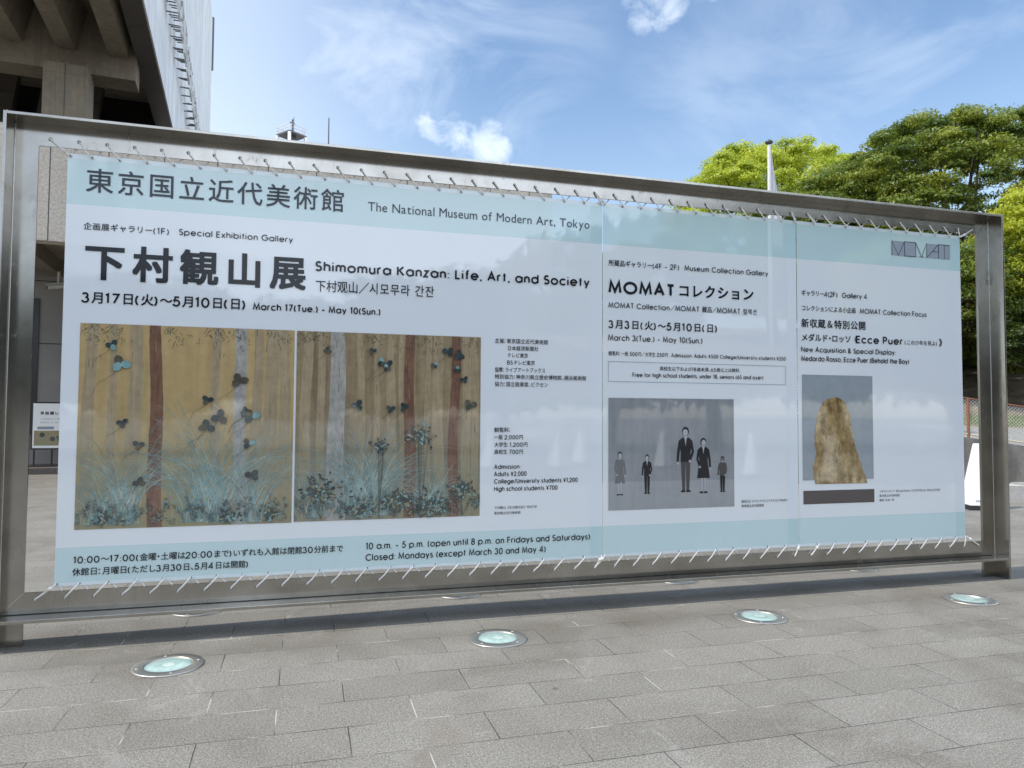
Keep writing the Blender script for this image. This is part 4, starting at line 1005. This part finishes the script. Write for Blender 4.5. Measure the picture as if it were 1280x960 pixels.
# ------------------------------------------------------------------ trees
def crown(name, mat, c, rad, n_clump, per, leaf, parent, flat=.62, lumps=4, shell=.55, crad=(.75, 1.5), seed=1, low=-.75, tilt=.5):
    rg = np.random.default_rng(seed)
    c = np.array(c); rad = np.array(rad)
    lob = rg.normal(0, 1, (lumps, 3)); lob /= np.linalg.norm(lob, axis=1)[:, None]; lob[:, 2] = np.abs(lob[:, 2]) * .6
    d = rg.normal(0, 1, (n_clump * 3, 3)); d /= np.linalg.norm(d, axis=1)[:, None]; d = d[d[:, 2] > low][:n_clump]
    k = .80 + .26 * np.clip((d @ lob.T).max(1), 0, 1) ** 2
    rr = shell + (1 - shell) * rg.random(len(d)) ** .55
    cc = c + d * rad * (k * rr * (1 + .05 * np.sin(d[:, 0] * 7 + seed) * np.sin(d[:, 1] * 6)))[:, None]
    cr = rg.uniform(*crad, len(cc))
    tint_c = rg.normal(.5, .17, len(cc))
    n = len(cc) * per; idx = np.repeat(np.arange(len(cc)), per)
    e = rg.normal(0, 1, (n, 3)); e /= np.linalg.norm(e, axis=1)[:, None]
    e[:, 2] = np.where(e[:, 2] < -.15, -e[:, 2] * .6, e[:, 2])
    er = (rg.random(n) ** .4) * cr[idx]
    p = cc[idx] + e * er[:, None] * np.array([1, 1, flat])
    nrm = e * .8 + np.array([0, 0, tilt]) + rg.normal(0, .55, (n, 3)); nrm /= np.linalg.norm(nrm, axis=1)[:, None]
    a = np.cross(nrm, rg.normal(0, 1, (n, 3))); a /= np.linalg.norm(a, axis=1)[:, None]; b_ = np.cross(nrm, a)
    s = leaf * rg.uniform(.6, 1.35, n)[:, None]
    v = np.stack([p - a * s, p - b_ * s * .42 + nrm * s * .10, p + a * s, p + b_ * s * .42 + nrm * s * .10], 1).reshape(-1, 3)
    me = bpy.data.meshes.new(name); me.vertices.add(4 * n); me.vertices.foreach_set('co', v.ravel().astype(np.float32))
    me.loops.add(4 * n); me.loops.foreach_set('vertex_index', np.arange(4 * n, dtype=np.int32))
    me.polygons.add(n); me.polygons.foreach_set('loop_start', np.arange(0, 4 * n, 4, dtype=np.int32))
    try: me.polygons.foreach_set('loop_total', np.full(n, 4, dtype=np.int32))
    except Exception: pass
    at = me.attributes.new('leaf_tint', 'FLOAT', 'FACE')
    at.data.foreach_set('value', np.clip(tint_c[idx] + rg.normal(0, .14, n), 0, 1).astype(np.float32))
    me.materials.append(mat); me.update(calc_edges=True)
    o = bpy.data.objects.new(name, me); COL.objects.link(o); o.parent = parent
    return o, cc
def tree(label, base, h, rad, cz, mat, n_clump, per, leaf, seed, trunk_r=.4, name='broadleaf_tree', group='trees beyond the fence', **kw):
    t = thing(name, label, 'tree', base, 0, group)
    cr, cc = crown('crown', mat, (0, 0, cz), rad, n_clump, per, leaf, t, seed=seed, **kw)
    b = MB(); rg = random.Random(seed)
    top = Vector((0, 0, cz + rad[2] * .3)); mid = Vector((rg.uniform(-.5, .5), rg.uniform(-.5, .5), cz - rad[2] * .55))
    b.tube([(0, 0, -.3), (mid.x * .3, mid.y * .3, mid.z * .5), mid, (mid + top) / 2, top], [trunk_r, trunk_r * .75, trunk_r * .6, trunk_r * .4, trunk_r * .15], 9)
    for i in range(0, len(cc), max(1, len(cc) // 46)):
        e = Vector(cc[i]); s0 = mid.lerp(top, rg.uniform(0, .75)); m_ = s0.lerp(e, .5) + Vector((0, 0, -.35))
        b.tube([s0, m_, e], [trunk_r * .26, trunk_r * .16, .03], 6, cap=False)
    b.build('trunk', M['bark'], t)
    return t
M['leaf_lime'] = mat_leaf('lime_green_leaves', (.24, .33, .03), (.42, .50, .065), (.58, .63, .12))
M['leaf_dark'] = mat_leaf('mixed_green_leaves', (.06, .105, .020), (.145, .205, .038), (.33, .36, .06))
M['leaf_yellow'] = mat_leaf('yellow_green_leaves', (.20, .27, .02), (.38, .44, .045), (.54, .56, .085))
M['leaf_deep'] = mat_leaf('deep_green_leaves', (.02, .038, .010), (.045, .075, .014), (.10, .13, .025))
tree('rounded lime green tree in new leaf behind the flagpole', (30.2, 33.5, 3.8), 16, (8.2, 7.0, 7.0), 8.4, M['leaf_lime'], 820, 300, .086, 21, .5, crad=(.5, 1.0), flat=.75, shell=.70)
tree('tall spreading dark green tree, largest on the bank', (32.6, 22.9, 3.6), 17, (7.6, 7.0, 8.6), 5.0, M['leaf_dark'], 1150, 340, .084, 22, .55, crad=(.45, 1.0), flat=.68, lumps=12, shell=.68, low=-1)
tree('dark green tree at the right edge, behind the yellow green one', (37.5, 17.0, 4.2), 13, (5.4, 5.0, 5.4), 3.6, M['leaf_dark'], 460, 300, .086, 32, .4, crad=(.5, 1.0), flat=.55, lumps=6, shell=.62)
tree('leafy tree dimly visible through the wide left banner beside its seam', (17.1, 37.1, 0), 13, (4.2, 4.0, 4.6), 8.4, M['leaf_dark'], 260, 200, .09, 33, .35, crad=(.5, 1.0), flat=.65)
tree('leafy tree dimly visible through the top of the middle banner', (22.6, 36.0, 1.5), 13, (4.4, 4.0, 4.8), 7.2, M['leaf_dark'], 260, 200, .09, 34, .35, crad=(.5, 1.0), flat=.65)
tree('yellow green tree leaning in at the far right edge', (27.2, 13.6, 3.4), 9, (2.9, 2.6, 3.0), 3.6, M['leaf_yellow'], 330, 250, .062, 23, .22, crad=(.32, .7), flat=.7, shell=.6)
tree('deep green bushy tree behind the right post, under the tall tree', (24.6, 15.4, 2.7), 6, (3.0, 2.6, 2.6), 2.9, M['leaf_dark'], 280, 220, .062, 24, .2, crad=(.4, .9), flat=.6)
tree('dark green tree just left of the tall tree, mostly hidden by the banners', (27.0, 25.0, 3.6), 10, (4.6, 4.2, 4.4), 6.0, M['leaf_dark'], 300, 240, .082, 25, .3, crad=(.5, 1.1), flat=.55)
tree('small lime green tree showing between the banner and the right post', (23.3, 17.2, 2.9), 5, (2.2, 2.0, 2.3), 3.3, M['leaf_lime'], 180, 220, .060, 26, .16, crad=(.35, .75), flat=.6)
tree('low dark shrub at the foot of the yellow green tree', (26.0, 12.2, 2.4), 3, (2.6, 2.0, 1.7), 1.5, M['leaf_deep'], 170, 200, .060, 27, .10, name='shrub', crad=(.35, .7), flat=.6)
for k_, (x_, y_, z_, lb_) in enumerate(((25.2, 18.6, 3.2, 'broad deep green shrub on the bank, left of the right post'), (28.6, 14.6, 3.9, 'broad deep green shrub on the bank, right of the right post'))):
    tree(lb_, (x_, y_, z_), 3, (3.2, 2.2, 1.9), 1.2, M['leaf_dark'], 200, 200, .07, 40 + k_, .10, name='shrub', crad=(.35, .75), flat=.65, low=-.5)
tree('deep green shrub farther back under the tall tree', (31.0, 17.0, 3.9), 4, (4.6, 3.0, 2.6), 2.2, M['leaf_deep'], 240, 140, .12, 28, .12, name='shrub', crad=(.45, .9), flat=.6, low=-.3)
tree('deep green shrub behind the small lime green tree', (29.0, 22.0, 3.9), 4, (4.4, 3.0, 2.8), 2.4, M['leaf_deep'], 240, 140, .12, 29, .12, name='shrub', crad=(.45, .9), flat=.6, low=-.3)
# street trees on the other side of the place; they only show as reflections in the steel and the vinyl
s0 = tree('dark street tree mirrored in the steel posts', (-3.5, -24, 0), 7, (3.6, 3.4, 3.0), 3.6, M['leaf_deep'], 260, 110, .24, 31, .25, name='street_tree', group='street trees opposite the sign', crad=(.6, 1.3), low=-1, shell=.4)
for k, (x, y, q) in enumerate(((-30, -20, 1.1), (-24, -22, 1.0), (-18, -24, .95), (-13.5, -25, .9), (-8.5, -24, .85), (1.5, -25, .95), (6.0, -25, 1.1), (10.5, -26, 1.3), (15, -25, 1.5), (20, -24, 1.7), (26, -23, 1.8), (32, -22, 1.8), (39, -20, 1.8), (46, -17, 1.8))):
    o = copy_tree(s0); o.location = (x, y, 0); o.rotation_euler.z = x; o.scale = (q, q, q)
